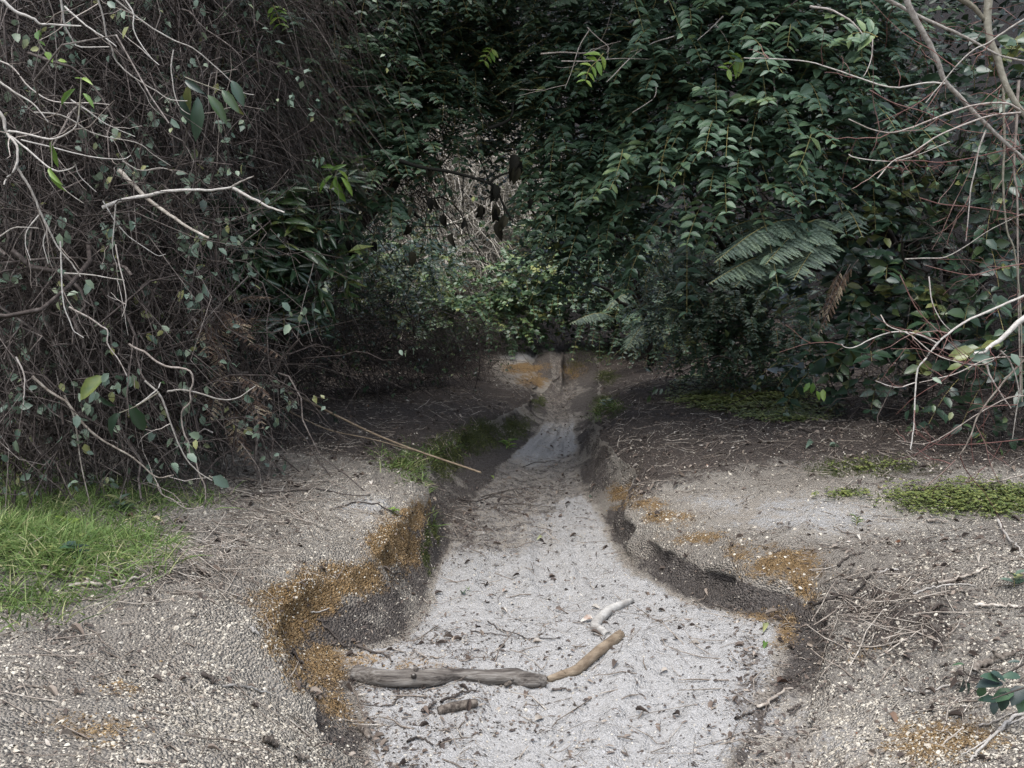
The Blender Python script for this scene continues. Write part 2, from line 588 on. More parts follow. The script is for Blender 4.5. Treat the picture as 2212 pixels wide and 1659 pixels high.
RL = poly([(770, 1900, .12), (735, 1659, .13), (715, 1575, .14), (690, 1490, .20), (640, 1410, .30), (588, 1330, .36), (583, 1290, .38), (640, 1258, .39), (740, 1220, .40),
           (820, 1155, .45), (895, 1095, .46), (915, 1055, .46), (905, 1015, .48), (935, 965, .46), (1005, 920, .45), (1085, 888, .45), (1130, 865, .42), (1150, 845, .38), (1158, 828, .36)])
FL = poly([(810, 1900, 0), (792, 1659, 0), (778, 1560, 0), (745, 1490, .02), (705, 1405, .06), (800, 1395, .05), (860, 1375, .03), (905, 1320, .03), (940, 1255, .03), (952, 1200, .03),
           (958, 1120, .05), (1053, 1046, .07), (1066, 1010, .08), (1129, 964, .10), (1160, 937, .12), (1176, 912, .14), (1178, 890, .17), (1172, 850, .22), (1190, 832, .28)])
FR = poly([(1600, 1900, 0), (1610, 1659, 0), (1660, 1540, .03), (1720, 1450, .08), (1718, 1350, .12), (1620, 1330, .09), (1520, 1305, .05), (1450, 1262, .06), (1390, 1230, .06), (1350, 1180, .06), (1303, 1112, .06),
           (1270, 1045, .07), (1256, 1010, .08)])
FR = np.vstack([FR, [(.76, 10.6, .10), (.80, 12.0, .12), (.84, 13.6, .20), (1.02, 15.3, .28), (1.08, 16.2, .32)]])
RR = poly([(1760, 1900, .05), (1745, 1659, .06), (1750, 1500, .10), (1775, 1430, .19), (1782, 1375, .25), (1775, 1320, .27), (1725, 1262, .28), (1610, 1240, .27), (1535, 1212, .25), (1440, 1158, .27), (1365, 1100, .30),
           (1345, 1048, .36), (1365, 995, .44), (1330, 950, .48), (1296, 926, .48)])
RR = np.vstack([RR, [(.90, 9.9, .49), (.98, 10.8, .49), (1.07, 11.4, .48), (1.20, 12.8, .47), (1.36, 15.2, .46), (1.42, 16.6, .48)]])


def feat(P, Y):
    return np.interp(Y, P[:, 1], P[:, 0]), np.interp(Y, P[:, 1], P[:, 2])


GULLY_END = 16.3


def lines(Y):
    k = sstep(GULLY_END - 1.1, GULLY_END + .5, Y)
    (rlx, rlz), (flx, flz), (frx, frz), (rrx, rrz) = feat(RL, Y), feat(FL, Y), feat(FR, Y), feat(RR, Y)
    w = np.stack([Y * 0 + .0, Y, Y * 0], -1)
    wob = (fbm(w * 2.2 + 3, 3, 5) * .05 + fbm(w * 8 + 3, 3, 15) * .016) * sstep(2.5, 4, Y)
    wob2 = fbm(w * 2.6 + 9, 3, 8) * .055 + fbm(w * 8 + 9, 3, 18) * .016
    rlx, rrx = rlx + wob, rrx + wob2
    flx, frx = np.maximum(flx + wob * .6, rlx + .05), np.minimum(frx + wob2 * .6, rrx - .05)
    top = 0.44 + np.clip(Y - 14.6, 0, 2.4) * .145 + np.clip(Y - 17, 0, 6) * .02
    rlz, rrz = rlz * (1 - k) + top * k, rrz * (1 - k) + top * k
    return rlx, rlz, flx, flz, frx, frz, rrx, rrz


NA, NW, NF = 95, 34, 110
ta = np.linspace(0, 1, NA)
offs = 0.015 * NA / NA + 26 * (ta ** 3.2) + 1.6 * ta          # distance out from the rim
tw = np.linspace(0, 1, NW + 2)[1:-1]
tf = np.linspace(0, 1, NF)


def hill(X, Y):
    side = np.maximum(np.maximum(-2.9 - X, X - 4.2), 0)
    s = sstep(3.5, 8, Y)
    up = 0.85 * np.maximum(side - .3, 0) * s
    back = 0.55 * np.maximum(Y - 20.5, 0)
    return np.minimum(np.sqrt(up ** 2 + back ** 2), 14)


rows = np.concatenate([np.linspace(-14, 1.9, 22), np.exp(np.linspace(math.log(2.0), math.log(19), 560)), np.exp(np.linspace(math.log(19.3), math.log(70), 40))])
rlx, rlz, flx, flz, frx, frz, rrx, rrz = [a[:, None] for a in lines(rows)]
Yg = rows[:, None]
Xl = rlx - offs[None, ::-1]
Zl = rlz + .10 * (1 - np.exp(-offs[None, ::-1] / .5)) + .03 * offs[None, ::-1].clip(0, 3) + 0 * Yg
near_l = 1 - sstep(4.3, 5.2, Yg)
Zl = Zl + near_l * .22 * (1 - np.exp(-offs[None, ::-1] / .35))
# gentle rounding of the rim
Zl = Zl - .05 * np.exp(-offs[None, ::-1] / .10) - .03 * sstep(7, 9, Yg) * np.exp(-offs[None, ::-1] / .22)
prof = lambda t: .5 - .5 * np.cos(np.pi * t ** .85) if False else t
s_w = np.clip(.62 * tw + .38 * sstep(.1, .9, tw), 0, 1)
drop = tw ** 1.15
wall_x = tw ** 1.0
# wall: little run near the rim top, steep middle, toe that runs out onto the floor
prof_x = .22 * tw + .38 * tw ** 2 + .40 * tw ** 4
prof_z = np.clip(tw ** .9, 0, 1)
Xf = flx + (frx - flx) * tf[None]
cen = 4 * tf * (1 - tf)
a_end = 15.25 + 1.25 * sstep(.34, .56, tf[None])
w_end = 1.5 - 1.2 * sstep(.30, .56, tf[None])
kf = sstep(0, 1, (Yg - a_end) / w_end)
top_e = 0.44 + np.clip(Yg - 14.6, 0, 2.4) * .145 + np.clip(Yg - 17, 0, 6) * .02
Zf = (flz + (frz - flz) * tf[None]) * (1 - kf) + top_e * kf - (.035 * sstep(5, 7, Yg) + .02) * cen[None] ** 1.0
Xw = rlx + (flx - rlx) * prof_x[None]
Zw = (rlz - .05) + (Zf[:, :1] - rlz + .05) * prof_z[None]
Xw2 = rrx + (frx - rrx) * prof_x[None, ::-1]
Zw2 = (rrz - .05) + (Zf[:, -1:] - rrz + .05) * prof_z[None, ::-1]
Xr = rrx + offs[None]
Zr = rrz + .20 * (1 - sstep(4.2, 5.4, Yg)) * (1 - np.exp(-offs[None] / .8)) + .14 * (1 - np.exp(-offs[None] / .6)) + .035 * offs[None].clip(0, 3) - (.035 + .015 * 1) * np.exp(-offs[None] / .10) - .03 * sstep(6, 8, Yg) * np.exp(-offs[None] / .22) + 0 * Yg
Xa = np.concatenate([Xl, Xw, Xf, Xw2, Xr], 1)
Za = np.concatenate([Zl, Zw, Zf, Zw2, Zr], 1)
part_id = np.concatenate([np.zeros(NA), np.ones(NW), np.full(NF, 2), np.full(NW, 3), np.full(NA, 4)])
nr, nc = Xa.shape
Ya = np.repeat(Yg, nc, 1)
Za = Za + hill(Xa, Ya)
G = np.stack([Xa, Ya, Za], -1).reshape(-1, 3)
pid = np.tile(part_id, nr)
xg, yg = G[:, 0], G[:, 1]
isfloor = (pid == 2)
iswall = (pid == 1) | (pid == 3)
isbank = (pid == 0) | (pid == 4)
# relief
nlow = fbm(G * np.array([1.1, 1.1, 0]) + 4, 4, 21)
nmid = fbm(G * np.array([6, 6, 6]), 4, 31)
nfine = fbm(G * np.array([26, 26, 26]), 3, 41, .6)
calm = sstep(60, 25, np.abs(yg)) * np.where(yg > 2.4, 1, .4)
dz = .055 * nlow * np.where(isbank, 1, .25) + (.019 * isbank + .010) * nmid + .0085 * nfine * sstep(14, 9, yg)
# tyre marks in the sand: cross lugs inside two wandering lanes
tfv = np.tile(np.concatenate([np.zeros(NA), np.zeros(NW), tf, np.ones(NW), np.ones(NA)]), nr)
for lane, wd in ((.36, .10), (.55, .09), (.74, .08)):
    lx = lane + .05 * np.sin(yg * 1.3 + lane * 9)
    inl = np.exp(-((tfv - lx) / wd) ** 2) * isfloor
    dz = dz + inl * (.0075 * np.sin(yg * 2 * math.pi / .062 + 2.2 * nmid + 14 * (tfv - lx)) - .014)
    edge_l = np.exp(-((np.abs(tfv - lx) - wd * 1.25) / (wd * .35)) ** 2) * isfloor
    dz = dz + edge_l * .012
dz = dz + isfloor * .010 * fbm(G * np.array([11, 11, 0]), 3, 51)
G[:, 2] += dz * calm
# walls: gouged in and out sideways with vertical runnels and ledges
wn_ = fbm(np.stack([yg * 3.6, G[:, 2] * 1.4, xg * 0], -1), 4, 61)
wn2 = fbm(np.stack([yg * 17, G[:, 2] * 3.5, xg * 0], -1), 3, 71)
sgn = np.where(pid == 1, 1.0, -1.0)
tpw = np.tile(np.concatenate([np.zeros(NA), np.sin(np.pi * tw), np.zeros(NF), np.sin(np.pi * tw[::-1]), np.zeros(NA)]), nr)
G[:, 0] += sgn * iswall * tpw * (.085 * wn_ + .028 * wn2 + .006 * nfine) * sstep(2.5, 3.2, yg)
G0 = G.copy()
idx = np.arange(nr * nc).reshape(nr, nc)
FQ = np.stack([idx[:-1, :-1], idx[:-1, 1:], idx[1:, 1:], idx[1:, :-1]], -1).reshape(-1, 4)

gpx, gpy = project(G)
_wp = 1.0 / np.maximum(yg, 2.5) * 5
gpx = gpx + 34 * _wp * fbm(G * 3.1 + 5, 4, 101)
gpy = gpy + 16 * _wp * fbm(G * 3.1 + 45, 4, 111)
front = yg > 2.3


def blobs(lst):
    out = np.zeros(len(G))
    for (cx, cy, rx, ry, s) in lst:
        d = ((gpx - cx) / rx) ** 2 + ((gpy - cy) / ry) ** 2
        out = np.maximum(out, s * np.exp(-d * .9))
    return out * front


clay_m = blobs([(650, 1290, 95, 45, 1), (740, 1255, 110, 42, 1), (850, 1175, 70, 62, 1), (900, 1115, 30, 45, .8), (615, 1350, 55, 60, 1), (690, 1440, 70, 50, .85), (745, 1520, 45, 50, .7), (800, 1415, 70, 25, .6),
                (900, 1430, 80, 40, .35), (270, 1490, 70, 26, .48), (210, 1580, 120, 45, .46), (330, 1440, 50, 22, .36), (800, 1560, 50, 20, .5),
                (1345, 1065, 36, 24, .75), (1385, 1095, 60, 22, .72), (1440, 1125, 70, 20, .66), (1520, 1160, 80, 20, .6), (1600, 1190, 80, 22, .5), (1700, 1225, 100, 40, .85), (1750, 1275, 44, 36, .85), (1640, 1335, 90, 24, .5), (1700, 1365, 34, 40, .7),
                (2040, 1600, 150, 55, .8), (1850, 1400, 90, 30, .4), (1130, 795, 60, 13, .9), (1155, 822, 40, 18, .9), (1240, 800, 30, 20, .6), (1500, 845, 20, 14, .7)])
moss_m = blobs([(885, 1000, 45, 32, .75), (960, 985, 50, 50, .8), (1035, 945, 60, 40, .8), (1110, 925, 40, 30, .8), (932, 1180, 12, 60, .9), (1310, 875, 40, 28, .7), (1310, 815, 30, 18, .7),
                (1600, 860, 150, 34, .75), (2100, 1085, 220, 40, .8), (1880, 1010, 160, 28, .6), (1165, 870, 14, 24, .7), (100, 1190, 200, 85, .7), (1820, 1070, 50, 12, .6), (1240, 790, 20, 20, .5)])
_wy = yg + .5 * nlow + .25 * nmid
ffl = np.interp(_wy, [5.9, 7.2, 9.9, 10.5, 11.7, 12.6, 14], [1, .52, .48, .95, .9, .42, .3])  # floor paler at the canopy gap, darker around it: light put into colour
ffl = np.clip(ffl + .35 * sstep(.35, .85, tfv) * (_wy < 8.2), 0, 1)
sand_m = np.where(isfloor, sstep(0, .06, tfv) * sstep(1, .90, tfv), 0) * .85 * ffl + blobs([(1135, 766, 75, 13, .85), (800, 1100, 110, 40, .5), (1780, 1110, 240, 48, .62), (1560, 1090, 120, 40, .5), (800, 1090, 80, 30, .6), (1800, 1600, 160, 70, .4), (1450, 1000, 100, 20, .3), (1100, 880, 20, 8, .5), (980, 900, 40, 10, .4)])
sand_m = np.maximum(sand_m, blobs([(1640, 1560, 120, 60, .7), (1700, 1650, 100, 80, .4)]))
wall_h = np.where(pid == 1, np.repeat((rlz - flz)[:, 0], nc), np.repeat((rrz - frz)[:, 0], nc))
twv = np.tile(np.concatenate([np.zeros(NA), tw, np.zeros(NF), tw[::-1], np.zeros(NA)]), nr)
soil_m = sstep(.08, .2, wall_h) * np.where(iswall, sstep(.02, .2, twv) * .95, 0) * sstep(3.0, 4.0, yg)
soil_m = soil_m * np.clip(.95 + .75 * nlow + .35 * nmid, .25, 1.1)
soil_m = np.maximum(soil_m, np.where(isfloor, .75 * np.maximum(1 - sstep(0, .055, tfv), 1 - sstep(0, .07, 1 - tfv)), 0) * np.clip(.8 + nlow, 0, 1) * 1.0)
soil_m = np.maximum(soil_m, np.where(isfloor, (1 - ffl) * .85, 0) * sstep(5.5, 6, yg))  # earth on the floor, also holding the canopy shade as colour
soil_m = np.maximum(soil_m, np.where(isfloor & (tfv > .4), sstep(15.9, 16.4, yg), 0))
rimd = np.minimum(np.abs(xg - np.repeat(rlx[:, 0], nc)), np.abs(xg - np.repeat(rrx[:, 0], nc)))
litter_shade_m = np.where(isbank, sstep(6.4, 8.0, yg + .6 * nlow) * .92 + .0, 0) + np.where(isfloor, 0, 0)  # leaf litter on the banks, laid heavier to darken them like canopy shade
litter_shade_m = np.maximum(litter_shade_m, blobs([(1960, 1330, 260, 110, .66), (1900, 1180, 300, 40, .35), (560, 1050, 170, 45, .5), (480, 1150, 150, 40, .4), (1800, 1400, 120, 60, .45), (990, 1120, 55, 70, .62), (1010, 1170, 60, 40, .5),
                                       (960, 1400, 150, 45, .33), (1500, 930, 250, 60, .65), (1600, 980, 300, 50, .6), (800, 950, 160, 30, .62), (960, 1500, 120, 22, .4), (1120, 1080, 130, 60, .44), (1200, 1050, 80, 30, .36), (1180, 860, 60, 30, .45), (1620, 1420, 50, 50, .5), (1640, 1490, 50, 60, .5), (1690, 1590, 60, 70, .42), (1740, 1480, 80, 50, .5), (2050, 1480, 160, 60, .4), (880, 1470, 150, 22, .42), (930, 1560, 160, 40, .36), (850, 1600, 70, 60, .42), (560, 1130, 120, 50, .4), (420, 1230, 140, 40, .45), (120, 1370, 140, 25, .4)]))
hillm = np.where((hill(xg, yg) > .05) | (xg < rlx.repeat(nc) - 2.4) | (xg > rrx.repeat(nc) + 3.6), 1.0, 0) * sstep(2.5, 4.5, yg)
litter_shade_m = np.maximum(litter_shade_m, hillm)
litter_shade_m = np.where((yg > 17.8), .9, litter_shade_m) * (1 - .95 * blobs([(1135, 790, 80, 48, 1)]))

humus_shade_m = sstep(.03, .35, hill(xg, yg)) * sstep(4, 6, yg) * .9  # dark humus tone on the slopes, doubling as painted deep shade
humus_shade_m = np.maximum(humus_shade_m, np.where(yg > 18.6, .85, 0))
gm = MB()
gm.add(G, None, FQ, .5)
M_GROUND = ground_material()
ground = gm.build('ground', M_GROUND)
ground['kind'] = 'structure'
ca = ground.data.attributes.new('mask', 'FLOAT_COLOR', 'POINT')
ca.data.foreach_set('color', np.stack([sand_m, clay_m, moss_m, np.ones(len(G))], -1).astype(np.float32).ravel())
cb = ground.data.attributes.new('mask2', 'FLOAT_COLOR', 'POINT')
cb.data.foreach_set('color', np.stack([litter_shade_m, soil_m, humus_shade_m, np.ones(len(G))], -1).astype(np.float32).ravel())

bv_rows = (FQ[:, 0] // nc >= 20)
BVH = BVHTree.FromPolygons([tuple(v) for v in G.tolist()], FQ[bv_rows].tolist())


def gz(x, y):
    h = BVH.ray_cast(Vector((x, y, 30)), Vector((0, 0, -1)))
    return h[0].z if h[0] is not None else 0.45


def on_ground(px, py):
    d = Vector(ray(px, py)).normalized()
    h = BVH.ray_cast(Vector(CAMP), d)
    if h[0] is None:
        return np.array(PZ(px, py, .45))
    return np.array(h[0])


# scatter on the ground's own faces
A_ = G[FQ[:, 0]]
f_c = G[FQ].mean(1)
f_area = np.linalg.norm(np.cross(G[FQ[:, 1]] - A_, G[FQ[:, 3]] - A_), axis=1)
f_n = norm(np.cross(G[FQ[:, 1]] - A_, G[FQ[:, 3]] - A_))
f_px, f_py = project(f_c)
f_in = (f_c[:, 1] > 2.15) & (f_px > -160) & (f_px < 2370) & (f_py < 1760) & (f_py > 640)
fm = lambda a: a[FQ].mean(1)
F_SAND, F_CLAY, F_MOSS, F_LIT, F_SOIL = fm(sand_m), fm(clay_m), fm(moss_m), fm(litter_shade_m), fm(soil_m)
F_ID = pid[FQ[:, 0]]
F_HILL = hill(f_c[:, 0], f_c[:, 1]) < .35


def scatter(n, weight):
    w = f_area * np.maximum(weight, 0) * f_in * F_HILL
    c = np.cumsum(w)
    k = np.searchsorted(c, RNG.random(n) * c[-1])
    k = np.minimum(k, len(FQ) - 1)
    a, b = RNG.random(n)[:, None], RNG.random(n)[:, None]
    q = G[FQ[k]]
    P = (q[:, 0] * (1 - a) + q[:, 1] * a) * (1 - b) + (q[:, 3] * (1 - a) + q[:, 2] * a) * b
    return P, f_n[k], k


def rnd_dir(n):
    return norm(RNG.normal(size=(n, 3)))


OCT = (np.array([(.5, 0, 0), (0, .5, 0), (-.5, 0, 0), (0, -.5, 0), (.1, .05, .36), (0, 0, -.3)], float),
       np.array([(0, 1, 4), (1, 2, 4), (2, 3, 4), (3, 0, 4)]))
ROCK6 = (np.array([(.5, 0, 0), (.22, .42, .05), (-.3, .38, 0), (-.52, -.05, .04), (-.2, -.42, 0), (.3, -.4, .03), (.18, .1, .34), (-.2, -.08, .30)], float),
         np.array([(0, 1, 6), (1, 2, 6), (2, 7, 6), (2, 3, 7), (3, 4, 7), (4, 5, 7), (5, 6, 7), (5, 0, 6)]))


def stones(mb, P, N, size, tm, flat=(.6, 1.0), var=None, mat=0):
    n = len(P)
    D = rnd_dir(n)
    N = norm(N + .5 * rnd_dir(n))
    D, B, N = frame(D, N)
    tv, f3 = tm
    sx = size * (.8 + .6 * RNG.random(n))
    sy = size * (.7 + .4 * RNG.random(n))
    sz = size * (flat[0] + (flat[1] - flat[0]) * RNG.random(n))
    jit = 1 + .35 * (RNG.random((n, len(tv))) - .5)
    V = P[:, None] + ((sx[:, None] * tv[None, :, 0] * jit)[..., None] * D[:, None] + (sy[:, None] * tv[None, :, 1] * jit)[..., None] * B[:, None] + (sz[:, None] * tv[None, :, 2] * jit)[..., None] * N[:, None])
    k = len(tv)
    if var is None:
        var = RNG.random(n)
    mb.add(V, (f3[None] + (np.arange(n) * k)[:, None, None]).reshape(-1, 3), None, np.repeat(var, k), mat)


yfall = 1 / np.maximum(f_c[:, 1], 3) ** 2
# ---- gravel
F_PATCH = .25 + 1.5 * sstep(-.25, .35, fbm(f_c * np.array([1.3, 1.3, 0]) + 31, 3, 77))
mb = MB()
P, Nn, k = scatter(34000, F_PATCH * (yfall * ((F_ID == 0) | (F_ID == 4)) * (1.05 - F_LIT * .8) * (1 - .6 * F_MOSS) + yfall * .12 * (F_ID == 2) + yfall * .25 * ((F_ID == 1) | (F_ID == 3))) * (f_c[:, 1] < 9))
sz = .006 + .011 * RNG.random(len(P)) ** 2.2
stones(mb, P, Nn, sz, OCT, var=np.clip(RNG.normal(.55, .24, len(P)), 0, 1))
P, Nn, k = scatter(2600, yfall * ((F_ID == 0) | (F_ID == 4)) * (1 - .5 * F_LIT))
stones(mb, P, Nn, .013 + .013 * RNG.random(len(P)) ** 2, ROCK6, var=np.clip(RNG.normal(.6, .25, len(P)), 0, 1))
mb.build('gravel', M_PEBBLE, smooth=False, kind='stuff')
mb = MB()
P, Nn, k = scatter(9500, yfall * sstep(.15, .8, F_CLAY) * (f_c[:, 1] < 12))
stones(mb, P, Nn, .006 + .012 * RNG.random(len(P)) ** 2, OCT)
mb.build('clay_crumbs', M_CLAYCRUMB, smooth=False, kind='stuff')
mb = MB()
P, Nn, k = scatter(14000, yfall * F_SAND * (F_ID == 2) * (f_c[:, 1] < 9))
stones(mb, P, Nn, .005 + .013 * RNG.random(len(P)) ** 3, OCT, (.4, .8))
mb.build('sand_clods', M_SANDCRUMB, smooth=False, kind='stuff')

# ---- leaf litter, bark chips and needle-thin twigs
mb = MB()
wl = yfall ** .8 * (F_LIT * 1.1 + .10 + .05 * (F_ID == 2))
P, Nn, k = scatter(42000, wl)
n = len(P)
leaves(mb, P + Nn * .004, rnd_dir(n) * np.array([1, 1, .25]) + .0, Nn + .45 * rnd_dir(n), (.012 + .035 * RNG.random(n) ** 2), (.005 + .011 * RNG.random(n)), T_CHIP, np.clip(RNG.beta(1.4, 2.2, n), 0, 1))
P, Nn, k = scatter(2600, yfall ** .7 * (F_LIT * 1.1 + .10))
n = len(P)
leaves(mb, P + Nn * .008, rnd_dir(n) * np.array([1, 1, .2]), Nn + .4 * rnd_dir(n), .035 + .035 * RNG.random(n), .014 + .016 * RNG.random(n), T_DRY, RNG.beta(1.5, 2, n))
mb.build('leaf_litter', M_LITTER, smooth=False, kind='stuff')


def twig_curves(P, N, length, bend=.25, m=4):
    n = len(P)
    D = rnd_dir(n) * np.array([1, .75, .12])
    D = norm(D - N * np.sum(D * N, -1, keepdims=True) + .05 * N)
    S = np.cross(N, D)
    t = np.linspace(-.5, .5, m)
    bd = RNG.normal(0, bend, n)
    w2 = RNG.normal(0, bend * .4, n)
    return P[:, None] + length[:, None, None] * (t[None, :, None] * D[:, None] + (bd[:, None] * (t ** 2)[None] + w2[:, None] * np.sin(9 * t)[None] * .3)[..., None] * S[:, None]) + N[:, None] * (.006 + .02 * RNG.random(n)[:, None, None] * (t[None, :, None] + .5))


mb = MB()
P, Nn, k = scatter(7000, yfall ** .75 * (F_LIT + .14 + .1 * (F_ID == 2)) * ((F_ID == 0) | (F_ID == 4) | (F_ID == 2)))
n = len(P)
Lg = .05 + .30 * RNG.random(n) ** 2.5
tubes(mb, twig_curves(P, Nn, Lg), (.0012 + .003 * RNG.random(n) ** 2)[:, None] * np.array([1, 1, .9, .6])[None], 3, RNG.beta(1.3, 2, n))
wz = np.exp(-.9 * (((f_px - 560) / 180) ** 2 + ((f_py - 1090) / 90) ** 2)) + np.exp(-.9 * (((f_px - 350) / 160) ** 2 + ((f_py - 1235) / 60) ** 2)) + .5 * np.exp(-.9 * (((f_px - 1900) / 200) ** 2 + ((f_py - 1330) / 100) ** 2))
P, Nn, k = scatter(650, yfall * np.where(wz > .2, wz, 0) * ((F_ID == 0) | (F_ID == 4)))
n = len(P)
tubes(mb, twig_curves(P, Nn, (.08 + .34 * RNG.random(n) ** 1.6)), (.0010 + .0024 * RNG.random(n))[:, None] * np.array([1, 1, .9, .6])[None], 3, RNG.beta(2.2, 1.6, n))
mb.build('twig_litter', M_STICK, kind='stuff')
# dark wet crumbs of earth and rotten wood, thick along the edges of the sand
mb = MB()
wz = np.maximum(F_LIT, .25 * F_SOIL) * yfall * (F_ID == 2) + .35 * yfall * F_LIT * (f_c[:, 1] < 8)
P, Nn, k = scatter(9000, wz)
stones(mb, P, Nn, .006 + .016 * RNG.random(len(P)) ** 2.5, OCT, (.5, 1.0))
mb.build('earth_crumbs', M_ROTTEN, smooth=False, kind='stuff')

# ================================================================== vegetation builders
def conv(cx, cy, ox, oy):         # a position read in a quarter-view enlargement, in photograph pixels
    return (cx * .3473 + ox, cy * .3473 + oy)


def leaf_protos(name, tmpl, mat, k=5, lo=.1, hi=.95):
    out = []
    for i in range(k):
        m = MB()
        tv, f3, f4 = tmpl
        m.add(tv * np.array([1, 1, 1]), f3, f4, lo + (hi - lo) * i / max(k - 1, 1))
        out.append(m.mesh(name, mat))
    return out


def place_leaf(me, name, parent, P, D, N, L, W):
    D, B, N = frame(D[None], N[None])
    D, B, N = D[0], B[0], N[0]
    o = bpy.data.objects.new(name, me)
    COL.objects.link(o)
    q = P - np.array(parent.location)
    o.parent = parent
    o.matrix_basis = Matrix(((D[0] * L, B[0] * W, N[0] * L, q[0]), (D[1] * L, B[1] * W, N[1] * L, q[1]), (D[2] * L, B[2] * W, N[2] * L, q[2]), (0, 0, 0, 1)))
    return o


def in_view(P, margin=0):
    x, y = project(P)
    return (x > -margin) & (x < 2212 + margin) & (y > -margin) & (y < 1659 + margin)


def finish_leaves(root, LV, near_tmpl, far_tmpl, mat, n_parts, name='leaf', stuff='foliage', near_all=False):
    """LV: list of (P,D,N,L,W,var).  The n_parts leaves that show largest become parts, the rest one mass."""
    P, D, N, L, W, v = [np.concatenate([np.asarray(a[i]) for a in LV]) for i in range(6)]
    dist = np.linalg.norm(P - CAMP, axis=1)
    score = L * W / dist ** 2 * in_view(P, -10) * (.6 + .8 * RNG.random(len(P)))
    if len(P) > 50:
        thr = np.quantile(dist, .45)
        score = score * np.where(dist < thr, 1, .15)
    order = np.argsort(-score)
    pk = order[:n_parts]
    pk = pk[score[pk] > 0]
    protos = leaf_protos(name, near_tmpl, mat)
    for i in pk:
        c = int(np.clip(v[i] * len(protos), 0, len(protos) - 1))
        place_leaf(protos[c], name, root, P[i], D[i], N[i], L[i], W[i])
    rest = np.setdiff1d(np.arange(len(P)), pk)
    m = MB()
    near = rest[dist[rest] < np.quantile(dist, .3)] if not near_all else rest
    far = np.setdiff1d(rest, near)
    leaves(m, P[near], D[near], N[near], L[near], W[near], near_tmpl, v[near])
    leaves(m, P[far], D[far], N[far], L[far], W[far], far_tmpl, v[far])
    return m.build(stuff, mat, root, kind='stuff')


def spray_set(P0, d0, Ls, droop, pairs, leafL, ratio=.50, m=7, up=.85, spread=1.0, jit=.28):
    """drooping leafy shoots with leaves in opposite pairs -> stem curves and leaves"""
    n = len(P0)
    s = np.linspace(0, 1, m)
    g = np.array([0, 0, -1.0])
    C = P0[:, None] + Ls[:, None, None] * (d0[:, None] * s[None, :, None] + droop[:, None, None] * g * (s ** 2)[None, :, None])
    sl = np.linspace(.12, 1, pairs)
    Q = P0[:, None] + Ls[:, None, None] * (d0[:, None] * sl[None, :, None] + droop[:, None, None] * g * (sl ** 2)[None, :, None])
    T = norm(d0[:, None] + droop[:, None, None] * g * 2 * sl[None, :, None])
    side = norm(np.cross(T, np.array([0, 0, 1.0])) + 1e-4)
    prof = .55 + .75 * np.sin(np.pi * (sl * .8 + .12))
    out = []
    for sg in (1, -1):
        D = norm(side * sg * spread + T * .45 + jit * RNG.normal(size=Q.shape) * .6)
        Nn = norm(np.array([0, 0, 1.0]) * up + np.cross(side, T) * .2 + jit * RNG.normal(size=Q.shape) + np.array([0, -.6, 0]))
        L = leafL * prof[None] * (.75 + .5 * RNG.random((n, pairs)))
        out.append((Q.reshape(-1, 3), D.reshape(-1, 3), Nn.reshape(-1, 3), L.ravel(), (L * ratio * (.85 + .3 * RNG.random(L.shape))).ravel()))
    return C, out


def clump_points(clumps):
    cs, rs, ns = [], [], []
    for c in clumps:
        px, py, Y, r = c[:4]
        cs.append(PX(px, py, Y))
        rs.append(r)
    return np.array(cs), np.array(rs)


def branch_curve(a, b, sag=.12, m=9, wob=.06):
    a, b = np.asarray(a, float), np.asarray(b, float)
    t = np.linspace(0, 1, m)[:, None]
    L = np.linalg.norm(b - a)
    off = RNG.normal(0, 1, 3) * wob * L
    P = a * (1 - t) + b * t + off * np.sin(np.pi * t) + np.array([0, 0, sag * L]) * np.sin(np.pi * t)
    P[1:-1] += RNG.normal(0, .012 * L, (m - 2, 3))
    return P


